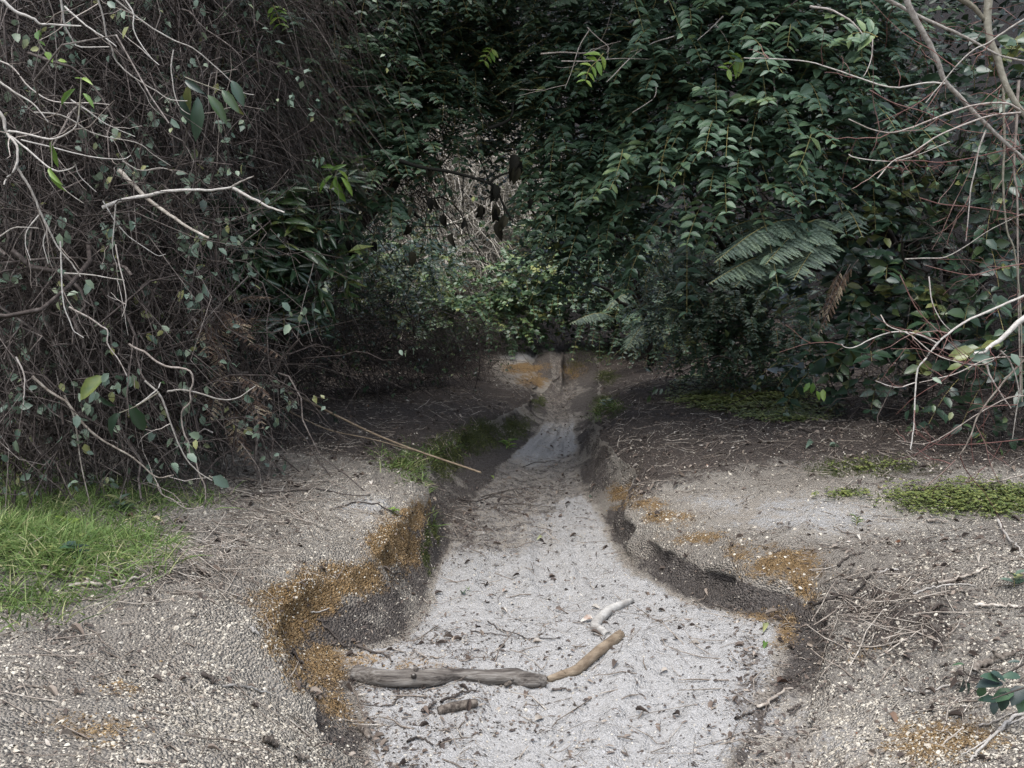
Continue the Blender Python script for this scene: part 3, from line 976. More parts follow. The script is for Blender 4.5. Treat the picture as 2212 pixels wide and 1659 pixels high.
def leafy_shrub(name, label, cat, group, base, clumps, leafL, mat, per, n_parts, fork=.45, trunk_r=.05, pairs=8, ratio=.50, sprayL=(.3, .6), bark=None, stem_mat=None, up=.85, droop=(.2, .7),
                near=None, wander=.35, face=.55, spread=1.0, jit=.28, colour=(.5, .22)):
    base = np.asarray(base, float)
    base[2] = gz(base[0], base[1]) - .03
    root = thing(name, label, cat, base, group)
    C, R = clump_points(clumps)
    bark = bark or M_TRUNK
    top = base * (1 - fork) + C.mean(0) * fork
    top[:2] = base[:2] * .55 + top[:2] * .45
    path = smooth_path([base, base * .6 + top * .4 + RNG.normal(0, .08, 3), top], 12)
    m = MB()
    tubes(m, path, np.linspace(trunk_r, trunk_r * .6, 12), 7, .5, lump=.2)
    m.build('trunk', bark, root)
    LV, stems = [], MB()
    for i, (c, r) in enumerate(zip(C, R)):
        m = MB()
        b = branch_curve(path[RNG.integers(6, 12)], c, .10, 10)
        tubes(m, b, np.linspace(trunk_r * .5, .006, 10), 5, .5, lump=.15)
        nt = 5
        e = c + rnd_dir(nt) * r * .8
        for q in range(nt):
            tubes(m, branch_curve(b[RNG.integers(5, 9)], e[q], .05, 6), np.linspace(.009, .003, 6), 4, RNG.random())
        m.build('branch', bark, root)
        n = max(4, int(per * (r / .5) ** 2.2 * (clumps[i][4] if len(clumps[i]) > 4 else 1)))
        u = rnd_dir(n)
        u[:, 1] -= face * RNG.random(n)
        u = norm(u)
        rad = r * RNG.random(n) ** .4
        P0 = c + u * rad[:, None] * np.array([1, 1, .85])
        d0 = norm(u * .8 + np.array([0, -.25, .25]) + wander * RNG.normal(size=(n, 3)))
        d0[:, 2] = np.clip(d0[:, 2], -.5, .6)
        Ls = sprayL[0] + (sprayL[1] - sprayL[0]) * RNG.random(n)
        dr = droop[0] + (droop[1] - droop[0]) * RNG.random(n)
        S, lv = spray_set(P0, norm(d0), Ls, dr, pairs, leafL, ratio, up=up, spread=spread, jit=jit)
        tubes(stems, S, np.linspace(.0035, .0015, S.shape[1])[None] * np.ones((n, 1)), 3, RNG.random(n))
        tone = np.clip(RNG.normal(colour[0], colour[1] * .7, n), 0, 1)
        for a in lv:
            v = np.clip(np.repeat(tone, pairs) + RNG.normal(0, colour[1] * .5, len(a[0])), 0, 1)
            LV.append((*a, v))
    stems.build('leaf_stem', stem_mat or M_STEM, root, kind='stuff')
    finish_leaves(root, LV, near or T_OVATE, T_KITE, mat, n_parts)
    return root


# ------------------------------------------------------------------ trees and shrubs along the gully
tutu = 'green shrubs arching over the gully'
leafy_shrub('arching_shrub', 'dark leafy shrub arching from the left bank over the gully at the top middle', 'shrub', tutu, (-2.6, 10.6, 0),
            [(760, 80, 9.5, .6), (880, 60, 9.5, .55), (690, 190, 9.5, .5, .8), (840, 215, 9.3, .5), (770, 290, 9.2, .4, .7), (680, 260, 9.4, .3, .6), (830, 370, 9.0, .33), (895, 320, 9.3, .28), (840, 420, 9.0, .2, .8), (640, 50, 9.5, .45, .6),
             (980, 290, 9.6, .22), (520, 60, 8.3, .32, .8), (600, 150, 8.5, .28, .8), (470, 25, 8.3, .25, .7), (300, -330, 7.4, .9, .35), (80, -300, 7.8, 1.0, .4), (740, -140, 9.4, .8, .7), (930, -130, 9.6, .8, .7), (960, 150, 9.8, .5), (1010, 170, 10.4, .42), (950, 235, 9.7, .34), (1000, 60, 10, .45), (770, 440, 9.3, .26, .6)], .078, M_TUTU, 88, 150)  # clumps far above the frame are unseen, added to shade the left thicket
leafy_shrub('arching_shrub', 'tall leafy shrub filling the very top middle, behind the arching one', 'shrub', tutu, (2.2, 15.5, 0),
            [(1050, 40, 10.8, .6), (1140, 110, 10.6, .5), (1190, 40, 10.3, .55), (1075, 210, 10.8, .42), (1160, 230, 10.4, .45), (1120, 320, 10.8, .35, .7), (1080, -150, 11, .9, .7), (1010, 130, 11, .45), (1160, 340, 10.6, .3, .8)], .070, M_TUTU, 90, 120, trunk_r=.06)
leafy_shrub('arching_shrub', 'broad leafy shrub hanging just right of the pale dry tangle above the gully', 'shrub', tutu, (3.3, 13.0, 0),
            [(1250, 70, 9.4, .55), (1350, 50, 9.3, .55), (1300, 180, 9.2, .5), (1230, 260, 9.4, .45), (1390, 260, 9.1, .5), (1300, 340, 9.2, .45), (1210, 370, 9.5, .35), (1245, 450, 9.3, .33), (1335, 420, 9.1, .38), (1190, 470, 9.5, .28),
             (1295, 505, 9.3, .30), (1260, -150, 9.5, .8, .7), (1150, -330, 8.2, .9, .25), (1350, -260, 7.8, .9, .25), (1000, -260, 8.4, .9, .25), (1400, 150, 9.2, .45), (1380, 500, 9.3, .3, .7), (1240, 560, 10, .28, .7)], .084, M_TUTU, 80, 220, trunk_r=.06)  # highest clumps are out of view, added to shade the far gully
leafy_shrub('arching_shrub', 'big glossy shrub at the upper right with shoots of large paired leaves', 'shrub', tutu, (4.9, 11.8, 0),
            [(1480, 60, 8.3, .5), (1570, 110, 8.1, .45), (1640, 50, 8.1, .45), (1500, 200, 8.2, .42), (1590, 260, 8.0, .4), (1450, 310, 8.4, .35), (1710, 140, 8.0, .42), (1690, 240, 8.1, .38), (1530, 380, 8.1, .33, .8), (1620, 370, 8.0, .35),
             (1710, 330, 8.1, .33), (1480, 430, 8.4, .28, .8), (1770, 60, 8.2, .45), (1820, 190, 8.3, .42), (1860, 70, 8.3, .45), (1600, -260, 9, .9, .35), (1560, -150, 8.3, .75, .7), (1780, -160, 8.3, .75, .7), (1800, 330, 8.4, .33), (1900, 260, 8.4, .35, .7), (1560, 470, 8.4, .25, .6)],  # highest clump is out of view, added as shade for the ground behind
            .090, M_TUTU_N, 62, 280, trunk_r=.07, pairs=8, sprayL=(.35, .62))
low = 'low shrubs beside the gully'
leafy_shrub('low_shrub', 'dark small-leaved shrub below the fern, right of the gully', 'shrub', low, (2.6, 12.4, 0),
            [(1480, 600, 11.6, .5), (1560, 640, 11.4, .5), (1500, 700, 11.4, .45), (1600, 700, 11.2, .45), (1690, 690, 11, .45), (1620, 760, 11, .35), (1450, 660, 11.8, .4), (1545, 765, 11.2, .33), (1710, 780, 10.8, .33), (1420, 560, 12, .45), (1640, 600, 11.5, .45), (1540, 540, 11.8, .4)],
            .055, M_TUTU, 110, 120, ratio=.46, sprayL=(.2, .4), colour=(.42, .25))
leafy_shrub('low_shrub', 'pale round-leaved shrub at the far end of the gully, below the dry tangle', 'shrub', low, (-.8, 18.6, 0),
            [(1050, 640, 17, .6), (1130, 610, 17, .55), (980, 670, 16.6, .5), (1105, 700, 16.8, .35), (1200, 590, 17.4, .6), (905, 610, 16, .55), (850, 570, 15.5, .4), (930, 690, 15.8, .4), (1160, 670, 17.3, .45)],
            .08, M_ROUND, 60, 200, ratio=.72, sprayL=(.3, .6), near=T_OVAL2, bark=M_VINE, colour=(.5, .28), jit=.5)
leafy_shrub('low_shrub', 'grey-green shrub closing the far end of the gully on its right', 'shrub', low, (2.0, 19, 0),
            [(1250, 560, 17.4, .65), (1320, 620, 17, .6), (1350, 540, 17, .6), (1285, 670, 17, .45), (1220, 510, 17.6, .6), (1400, 610, 16.6, .6), (1180, 540, 18, .6), (1370, 680, 16.4, .5), (1430, 700, 15.5, .45), (1310, 470, 17.5, .6)],
            .07, M_TUTU, 75, 120, sprayL=(.3, .55), bark=M_VINE, colour=(.6, .25), jit=.45)
leafy_shrub('low_shrub', 'shrub with long dark lance-shaped leaves hanging beside the dark hollow on the left', 'shrub', low, (-2.9, 9.3, 0),
            [(520, 500, 8.0, .33), (600, 480, 8.0, .33), (560, 560, 7.9, .3), (640, 550, 8.0, .3), (495, 590, 7.8, .28), (680, 420, 8.4, .3), (600, 640, 8.0, .28), (540, 690, 7.9, .22), (735, 385, 8.6, .22), (700, 560, 8.3, .28), (500, 430, 8.3, .28, .5), (650, 640, 8.3, .25)],
            .16, M_LANCE, 46, 200, ratio=.26, pairs=5, sprayL=(.15, .3), near=T_LANCE, up=.5, droop=(.1, .6), jit=.5, colour=(.45, .25))
leafy_shrub('broadleaf_shrub', 'shrub with broad dull leaves on the right behind the bare twigs', 'shrub', low, (4.4, 9.4, 0),
            [(1850, 420, 8.8, .4), (1800, 520, 8.8, .38), (1780, 620, 8.8, .38), (1860, 650, 8.6, .38), (1920, 560, 8.4, .38), (2050, 350, 8.4, .45), (2110, 480, 8.2, .4), (2130, 620, 8.0, .38), (2050, 730, 8.0, .38), (1910, 760, 8.4, .35), (1760, 740, 9, .33), (2160, 770, 7.6, .35), (1990, 480, 8.6, .4),
             (2180, 380, 8.0, .4), (2140, 200, 8.4, .5), (2020, 620, 8.4, .35), (1700, 480, 8.8, .3, .7), (1680, 560, 9.2, .3, .7)], .12, M_BROAD, 30, 250, ratio=.55, pairs=5, sprayL=(.25, .45), near=T_OVAL2, up=.5, jit=.5, colour=(.42, .3), bark=M_TRUNK)
leafy_shrub('low_shrub', 'dim leafy shrub between the left hollow and the far end of the gully', 'shrub', low, (-2.6, 14, 0),
            [(740, 560, 12, .5), (820, 600, 12.5, .5), (760, 660, 12, .45), (860, 520, 13, .5), (690, 640, 11.5, .42), (820, 690, 12.5, .4), (700, 720, 11, .35, .7), (930, 560, 14, .5)], .065, M_BROAD, 60, 120, ratio=.62, sprayL=(.25, .5), near=T_OVAL2, jit=.5, colour=(.5, .3))

# slope of undergrowth filling the back, deep shade put into its leaf colour, too deep in the wood to pick apart
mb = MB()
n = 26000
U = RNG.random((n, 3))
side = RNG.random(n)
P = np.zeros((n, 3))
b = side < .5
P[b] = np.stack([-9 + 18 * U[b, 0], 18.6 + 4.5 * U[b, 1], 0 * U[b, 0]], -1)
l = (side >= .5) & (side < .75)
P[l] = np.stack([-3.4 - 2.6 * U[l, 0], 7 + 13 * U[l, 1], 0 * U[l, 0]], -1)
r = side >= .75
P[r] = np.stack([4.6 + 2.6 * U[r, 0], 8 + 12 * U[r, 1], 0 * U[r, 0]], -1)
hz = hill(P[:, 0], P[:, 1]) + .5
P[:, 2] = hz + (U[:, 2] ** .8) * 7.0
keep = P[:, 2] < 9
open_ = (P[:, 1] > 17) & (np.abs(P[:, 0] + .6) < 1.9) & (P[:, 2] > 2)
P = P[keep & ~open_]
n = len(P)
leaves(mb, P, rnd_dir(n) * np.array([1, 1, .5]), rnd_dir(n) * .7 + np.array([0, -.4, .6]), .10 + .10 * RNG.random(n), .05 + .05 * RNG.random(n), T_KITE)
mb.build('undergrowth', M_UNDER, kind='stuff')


# ------------------------------------------------------------------ vine tangles
def hanging(P0, d0, L, droop, m=10, wig=.05):
    n = len(P0)
    s = np.linspace(0, 1, m)
    C = P0[:, None] + L[:, None, None] * (d0[:, None] * s[None, :, None] + droop[:, None, None] * np.array([0, 0, -1.0]) * (s ** 1.8)[None, :, None])
    ph = RNG.random((n, 3)) * 6.28
    fr = 3 + 6 * RNG.random((n, 3))
    w = np.sin(s[None, :, None] * fr[:, None, :] + ph[:, None, :]) - np.sin(ph[:, None, :])
    w2 = np.sin(s[None, :, None] * fr[:, None, :] * 2.7 + ph[:, None, :] * 2) * .35
    return C + (w + w2) * wig * (L[:, None, None] ** .7)


def tangle(name, label, cat, group, base, clumps, per, L=(.6, 1.6), dirs=(0, 0, -1), dspread=.5, droop=(.3, .9), rad=(.0015, .004), mat=None, n_parts=60, leaf=None, wig=.05, m=8, cross=.3):
    base = np.asarray(base, float)
    base[2] = gz(base[0], base[1])
    root = thing(name, label, cat, base, group)
    C, R = clump_points(clumps)
    Ps, Ds = [], []
    for i, (c, r) in enumerate(zip(C, R)):
        n = int(per * (r / .5) ** 2 * (clumps[i][4] if len(clumps[i]) > 4 else 1))
        dv = np.array(clumps[i][5] if len(clumps[i]) > 5 else dirs, float)
        Ps.append(c + rnd_dir(n) * (r * RNG.random(n) ** .4)[:, None])
        Ds.append(norm(dv + dspread * RNG.normal(size=(n, 3))))
    P0, d0 = np.concatenate(Ps), np.concatenate(Ds)
    n = len(P0)
    Ls = L[0] + (L[1] - L[0]) * RNG.random(n) ** 1.5
    P0 = P0 - d0 * Ls[:, None] * .35
    cx_ = RNG.random(n) < cross
    d0[cx_] = norm(rnd_dir(int(cx_.sum())) * np.array([1, .6, .55]))
    wg_ = wig * np.where(cx_, 1.7, 1.0) * (.5 + RNG.random(n))
    cur = hanging(P0, d0, Ls, (droop[0] + (droop[1] - droop[0]) * RNG.random(n)) * np.where(cx_, .7, 1), m, wg_[:, None, None])
    rr = (rad[0] + (rad[1] - rad[0]) * RNG.random(n) ** 2.2)[:, None] * np.linspace(1.15, .55, m)[None]
    rr = rr * np.where(RNG.random(n) < .05, 2.1, 1.0)[:, None]
    var = np.clip(RNG.beta(1.1, 2.6, n) + .25 * (RNG.random(n) < .07), 0, 1)
    score = rr[:, 0] / np.linalg.norm(cur[:, m // 2] - CAMP, axis=1) * in_view(cur[:, m // 2]) * (.5 + RNG.random(n))
    pk = np.argsort(-score)[:n_parts]
    for i in pk:
        q = MB()
        tubes(q, cur[i], rr[i], 4, var[i])
        q.build('vine', mat, root)
    rest = np.setdiff1d(np.arange(n), pk)
    q = MB()
    tubes(q, cur[rest], rr[rest], 3, var[rest])
    q.build('vine_mass', mat, root, kind='stuff')
    if leaf:
        cnt, lL, lmat, tm, ratio, npart = leaf
        nn_ = cnt // 4 + 1
        k = np.repeat(RNG.integers(0, n, nn_), 4)[:cnt]
        j = np.repeat(RNG.integers(2, m, nn_), 4)[:cnt]
        P = cur[k, j] + RNG.normal(0, .035, (cnt, 3))
        D = norm(RNG.normal(size=(cnt, 3)) * .7 + np.array([0, -.2, -.7]))
        Nn = norm(RNG.normal(size=(cnt, 3)) * .5 + np.array([0, -.6, .5]))
        LL = lL * (.6 + .7 * RNG.random(cnt))
        finish_leaves(root, [(P, D, Nn, LL, LL * ratio, np.clip(RNG.normal(.5, .25, cnt), 0, 1))], tm, T_KITE, lmat, npart)
    return root


vg = 'tangles of dead vines'
T_ = tangle('vine_thicket', 'tall thicket of bare hanging vines filling the left edge above the grass', 'vine thicket', vg, (-2.6, 6.2, 0),
            [(60, 80, 6.2, .9), (200, 60, 6.4, .9), (340, 60, 6.8, .8), (60, 260, 6.0, .9), (200, 250, 6.2, .8), (330, 230, 6.6, .7), (60, 450, 5.9, .8), (200, 430, 6.1, .7), (320, 440, 6.5, .55, .8), (80, 620, 5.8, .75), (220, 600, 6.0, .7),
             (350, 600, 6.4, .6), (90, 780, 5.8, .7), (230, 770, 6.0, .65), (370, 740, 6.4, .6), (450, 740, 6.8, .42), (90, 920, 5.8, .6), (240, 900, 6.0, .6), (380, 880, 6.3, .55), (490, 860, 6.8, .5), (330, 980, 6.2, .4), (120, 1010, 5.9, .4), (100, -150, 6.4, 1.0), (350, -130, 7, .9)],
            72, (.4, 1.4), (.3, -.05, -.8), .65, (.0, .5), (.0018, .0068), M_VINE, 240, (3400, .058, M_GREY, T_OVAL2, .62, 240), .07, cross=.42)
tangle('vine_thicket', 'dark vine mass deep behind the left thicket', 'vine thicket', vg, (-4.0, 8.0, 0),
       [(50, 200, 7.6, 1.2), (250, 180, 7.8, 1.1), (420, 200, 8.2, .9, .7), (80, 500, 7.4, 1.1), (280, 520, 7.6, .8, .6), (100, 780, 7.2, 1.0), (320, 800, 7.6, .8), (480, 800, 8.2, .6), (560, 790, 8.8, .4)],
       70, (.6, 1.8), (.1, 0, -.9), .5, (0, .5), (.002, .006), M_VINE_DARK, 40, (1800, .06, M_UNDER, T_OVAL2, .6, 40))
tangle('vine_curtain', 'brown curtain of thin dead vines sweeping down from the top left of the middle', 'vine thicket', vg, (-2.5, 9.2, 0),
       [(420, 40, 8.0, .6), (500, 120, 8.0, .55), (580, 60, 8.2, .6), (470, 220, 7.9, .5), (560, 230, 8.1, .5), (620, 150, 8.3, .5), (520, 320, 8.1, .4, .7), (640, 300, 8.5, .45), (450, -140, 8.2, .9), (620, -100, 8.4, .8), (600, 330, 8.5, .3, .7)],
       150, (.5, 1.3), (.75, 0, -.6), .35, (.2, .8), (.0013, .0032), M_VINE, 140, (240, .06, M_TUTU_N, T_OVATE, .45, 60), .035)
tangle('vine_curtain', 'thin dead vines woven behind the leaves at the top middle', 'vine thicket', vg, (-1.4, 11.5, 0),
       [(700, 330, 9.8, .6), (790, 180, 10, .7), (900, 200, 10, .7), (700, 420, 9.8, .45), (860, 300, 9.9, .5), (1000, 60, 10.4, .7), (620, 350, 9.5, .5), (940, 380, 10.2, .4, .6), (780, 330, 9.8, .5)],
       150, (.5, 1.2), (.6, 0, -.5), .5, (.2, .9), (.0016, .004), M_VINE_DARK, 80, None, .04)
tangle('vine_curtain', 'pale dry tangle of vines lit up behind the hanging dead leaves', 'vine thicket', vg, (-1.0, 20.2, 0),
       [(1000, 380, 19, 1.0), (1080, 330, 19, .9), (960, 470, 18.6, .9), (1050, 480, 18.8, .9), (920, 560, 18, .7), (1010, 560, 18.4, .7), (900, 400, 18.6, .8), (1140, 420, 19, .7), (960, 280, 19.4, .9), (1060, 230, 19.6, .8)],
       90, (.8, 2.4), (.7, 0, -.35), .75, (.2, 1.0), (.005, .014), M_VINE_LIT, 120, (1300, .09, M_ROUND, T_OVAL2, .6, 100), .09)
tangle('twig_heap', 'low heap of bare dark twigs on the left bank beside the gully', 'twig heap', vg, (-1.6, 12.2, 0),
       [(700, 760, 10.6, .5), (790, 740, 11.2, .55), (880, 740, 12, .55), (960, 740, 13, .5), (680, 830, 10.2, .4), (780, 820, 10.9, .42), (870, 810, 11.8, .42), (950, 800, 12.8, .38), (1020, 760, 14, .4), (640, 700, 10, .45), (620, 790, 9.5, .4), (1050, 720, 15, .4), (740, 690, 11, .5)],
       150, (.4, 1.1), (.55, -.1, -.3), .75, (.0, .6), (.0018, .005), M_VINE_DARK, 160, (700, .05, M_BROAD, T_OVAL2, .6, 60), .05)
tangle('twig_heap', 'brown twigs littering the foot of the dark shrubs on the right', 'twig heap', vg, (2.6, 11.0, 0),
       [(1500, 790, 11, .4), (1600, 800, 10.6, .4), (1720, 830, 9.8, .4), (1820, 850, 9.0, .4), (1900, 880, 8.4, .4), (2000, 900, 7.8, .4), (2100, 920, 7.4, .4), (1420, 740, 12.5, .4), (2150, 850, 7.4, .5), (1980, 800, 8.2, .5), (2080, 640, 7.9, .6), (2140, 450, 7.8, .6)],
       70, (.35, 1.0), (.7, 0, .1), .7, (.0, .6), (.0015, .0045), M_VINE_DARK, 100, (500, .08, M_BROAD, T_OVAL2, .55, 60), .05)


# ------------------------------------------------------------------ dark trunks
def trunk_tree(label, pts, r0, r1, bark=M_TRUNK, side=()):
    P = [PX(*p) for p in pts]
    P[0][2] = gz(P[0][0], P[0][1]) - .05
    root = thing('tree', label, 'tree', P[0], 'dark trunks among the shrubs')
    m = MB()
    tubes(m, smooth_path(P, 22), np.linspace(r0, r1, 22), 9, .5, lump=.22)
    m.build('trunk', bark, root)
    for s in side:
        m = MB()
        tubes(m, smooth_path([PX(*p) for p in s[:-1]], 14), np.linspace(s[-1], s[-1] * .4, 14), 6, .5, lump=.2)
        m.build('branch', bark, root)
    # small leafy crown above the picture
    top = P[-1]
    n = 160
    P0 = top + rnd_dir(n) * (.9 * RNG.random(n) ** .4)[:, None] + np.array([0, 0, .4])
    S, lv = spray_set(P0, norm(rnd_dir(n) + np.array([0, 0, .2])), .35 + .3 * RNG.random(n), .3 + .4 * RNG.random(n), 7, .08)
    m = MB()
    for a in lv:
        leaves(m, *a[:5], T_KITE)
    m.build('crown', M_TUTU, root, kind='stuff')
    return root


trunk_tree('black upright trunk behind the bare twigs on the right', [(1985, 880, 8.9), (1975, 640, 8.9), (1965, 420, 8.9), (1930, 180, 9), (1900, -160, 9)], .085, .05,
           side=[[(1965, 420, 8.9), (1990, 330, 8.8), (1985, 220, 8.7), .03]])
trunk_tree('slanting dark limb rising from the left bank into the leaves', [(600, 830, 9.9), (690, 610, 9.8), (760, 510, 9.7), (830, 425, 9.6), (900, 300, 9.7), (960, -150, 10)], .055, .03)
trunk_tree('dark trunk deep in the hollow on the left', [(520, 860, 9.6), (455, 640, 9.4), (430, 420, 9.2), (400, 200, 9), (380, -150, 9)], .07, .045)
trunk_tree('slim grey trunk in the shade behind the fern', [(1640, 780, 12.6), (1655, 560, 12.4), (1640, 300, 12.2), (1600, -150, 12)], .06, .04)

# a dead limb with wilted leaves, coloured near black as a silhouette before the pale tangle
Yd = 8.3
B2 = lambda pts: smooth_path([PX(*conv(x, y, 713.1, 0), Yd) for x, y in pts], 14)
root = thing('dead_limb', 'dead limb with wilted leaves hanging over the gully, coloured as a silhouette against the pale tangle', 'dead branch', PX(*conv(560, 1040, 713.1, 0), Yd))
for pts, r in (([(430, 1000), (560, 1040), (750, 1070), (900, 1110), (990, 1140)], .014), ([(990, 1140), (1040, 1100), (1150, 1060), (1200, 1040)], .009), ([(1000, 1140), (1040, 1190), (1070, 1260), (1110, 1340), (1140, 1380)], .010),
               ([(700, 1070), (715, 1130), (710, 1210), (640, 1235), (570, 1225)], .006), ([(830, 1090), (825, 1200), (830, 1330), (860, 1420)], .004), ([(480, 1400), (640, 1410), (800, 1390), (960, 1350)], .004), ([(960, 1240), (1000, 1220), (1030, 1230)], .005),
               ([(990, 1130), (940, 1010), (890, 950), (830, 900)], .005), ([(990, 800), (1090, 760), (1130, 720), (1140, 640)], .012), ([(990, 800), (930, 700), (870, 640)], .006)):
    m = MB()
    tubes(m, B2(pts), np.linspace(r, r * .55, 14) * 1.4, 5, .2)
    m.build('branch', M_SILHOUETTE, root)
pr = leaf_protos('leaf', T_DRY, M_SILHOUETTE, 4)
for i, (x, y, s) in enumerate([(630, 1230, .11), (650, 1235, .09), (480, 1390, .14), (510, 1290, .08), (530, 1310, .08), (710, 1330, .11), (725, 1340, .09), (830, 1360, .10), (845, 1370, .08), (935, 1270, .14), (950, 1275, .12), (1020, 1270, .15), (1035, 1290, .13), (1150, 960, .16), (1130, 1020, .14), (1160, 1030, .15),
                               (1020, 1140, .15), (1030, 1160, .12), (760, 1450, .12), (505, 1560, .13), (160, 1500, .17), (140, 1490, .15), (1070, 1370, .17), (1090, 1340, .14), (280, 1500, .1), (1240, 1230, .09), (610, 1040, .09), (640, 1050, .08), (1180, 1000, .1)]):
    place_leaf(pr[i % 4], 'leaf', root, PX(*conv(x, y, 713.1, 0), Yd), np.array([RNG.normal(0, .25), RNG.normal(0, .25), -1.0]), np.array([RNG.normal(0, .6), -1, .1]), s, s * .55)


# ------------------------------------------------------------------ bare branches read off the photograph
def bare(name, label, cat, base, specs, twigs, mat_t, group=None):
    """specs: (points, depth, radius, material, depth at the far end); twigs: count per metre"""
    base = np.asarray(base, float)
    base[2] = gz(base[0], base[1]) - .02
    root = thing(name, label, cat, base, group)
    for pts, Y, r, mat, Y2 in specs:
        k = len(pts)
        P = [PX(x, y, Y + (Y2 - Y) * i / (k - 1)) for i, (x, y) in enumerate(pts)]
        mm = max(10, 3 * k)
        C = smooth_path(P, mm)
        C[1:-1] += RNG.normal(0, min(r * .12, .0012), (mm - 2, 3))
        m = MB()
        tubes(m, C, np.linspace(r, max(r * .45, .0018), mm), 9 if r > .01 else 5, RNG.random(), lump=.10)
        br = m.build('branch', mat, root)
        Lc = np.linalg.norm(np.diff(C, axis=0), axis=1).sum()
        nt = int(twigs * Lc)
        if nt:
            m = MB()
            for _ in range(nt):
                j = RNG.integers(2, mm - 1)
                T = norm((C[j] - C[j - 1])[None])[0]
                d = norm((T * .7 + RNG.normal(0, .6, 3) * np.array([1, .7, 1]))[None])[0]
                Lt = .10 + .38 * RNG.random() ** 1.6
                cur = hanging(C[j][None], d[None], np.array([Lt]), np.array([RNG.uniform(-.5, .5)]), 7, .02)[0]
                tubes(m, cur, np.linspace(min(.0035, r * .6), .0012, 7), 3, RNG.random())
                if RNG.random() < .5:
                    d2 = norm((d + RNG.normal(0, .6, 3))[None])[0]
                    tubes(m, hanging(cur[3][None], d2[None], np.array([Lt * .5]), np.array([RNG.uniform(-.4, .4)]), 5, .02)[0], np.linspace(.002, .001, 5), 3, RNG.random())
            t = m.build('twig', mat_t, br)
            t.location = (0, 0, 0)
            t.matrix_parent_inverse = Matrix.Identity(4)
            t.location = -(Vector(br.location) + Vector(root.location))
    return root


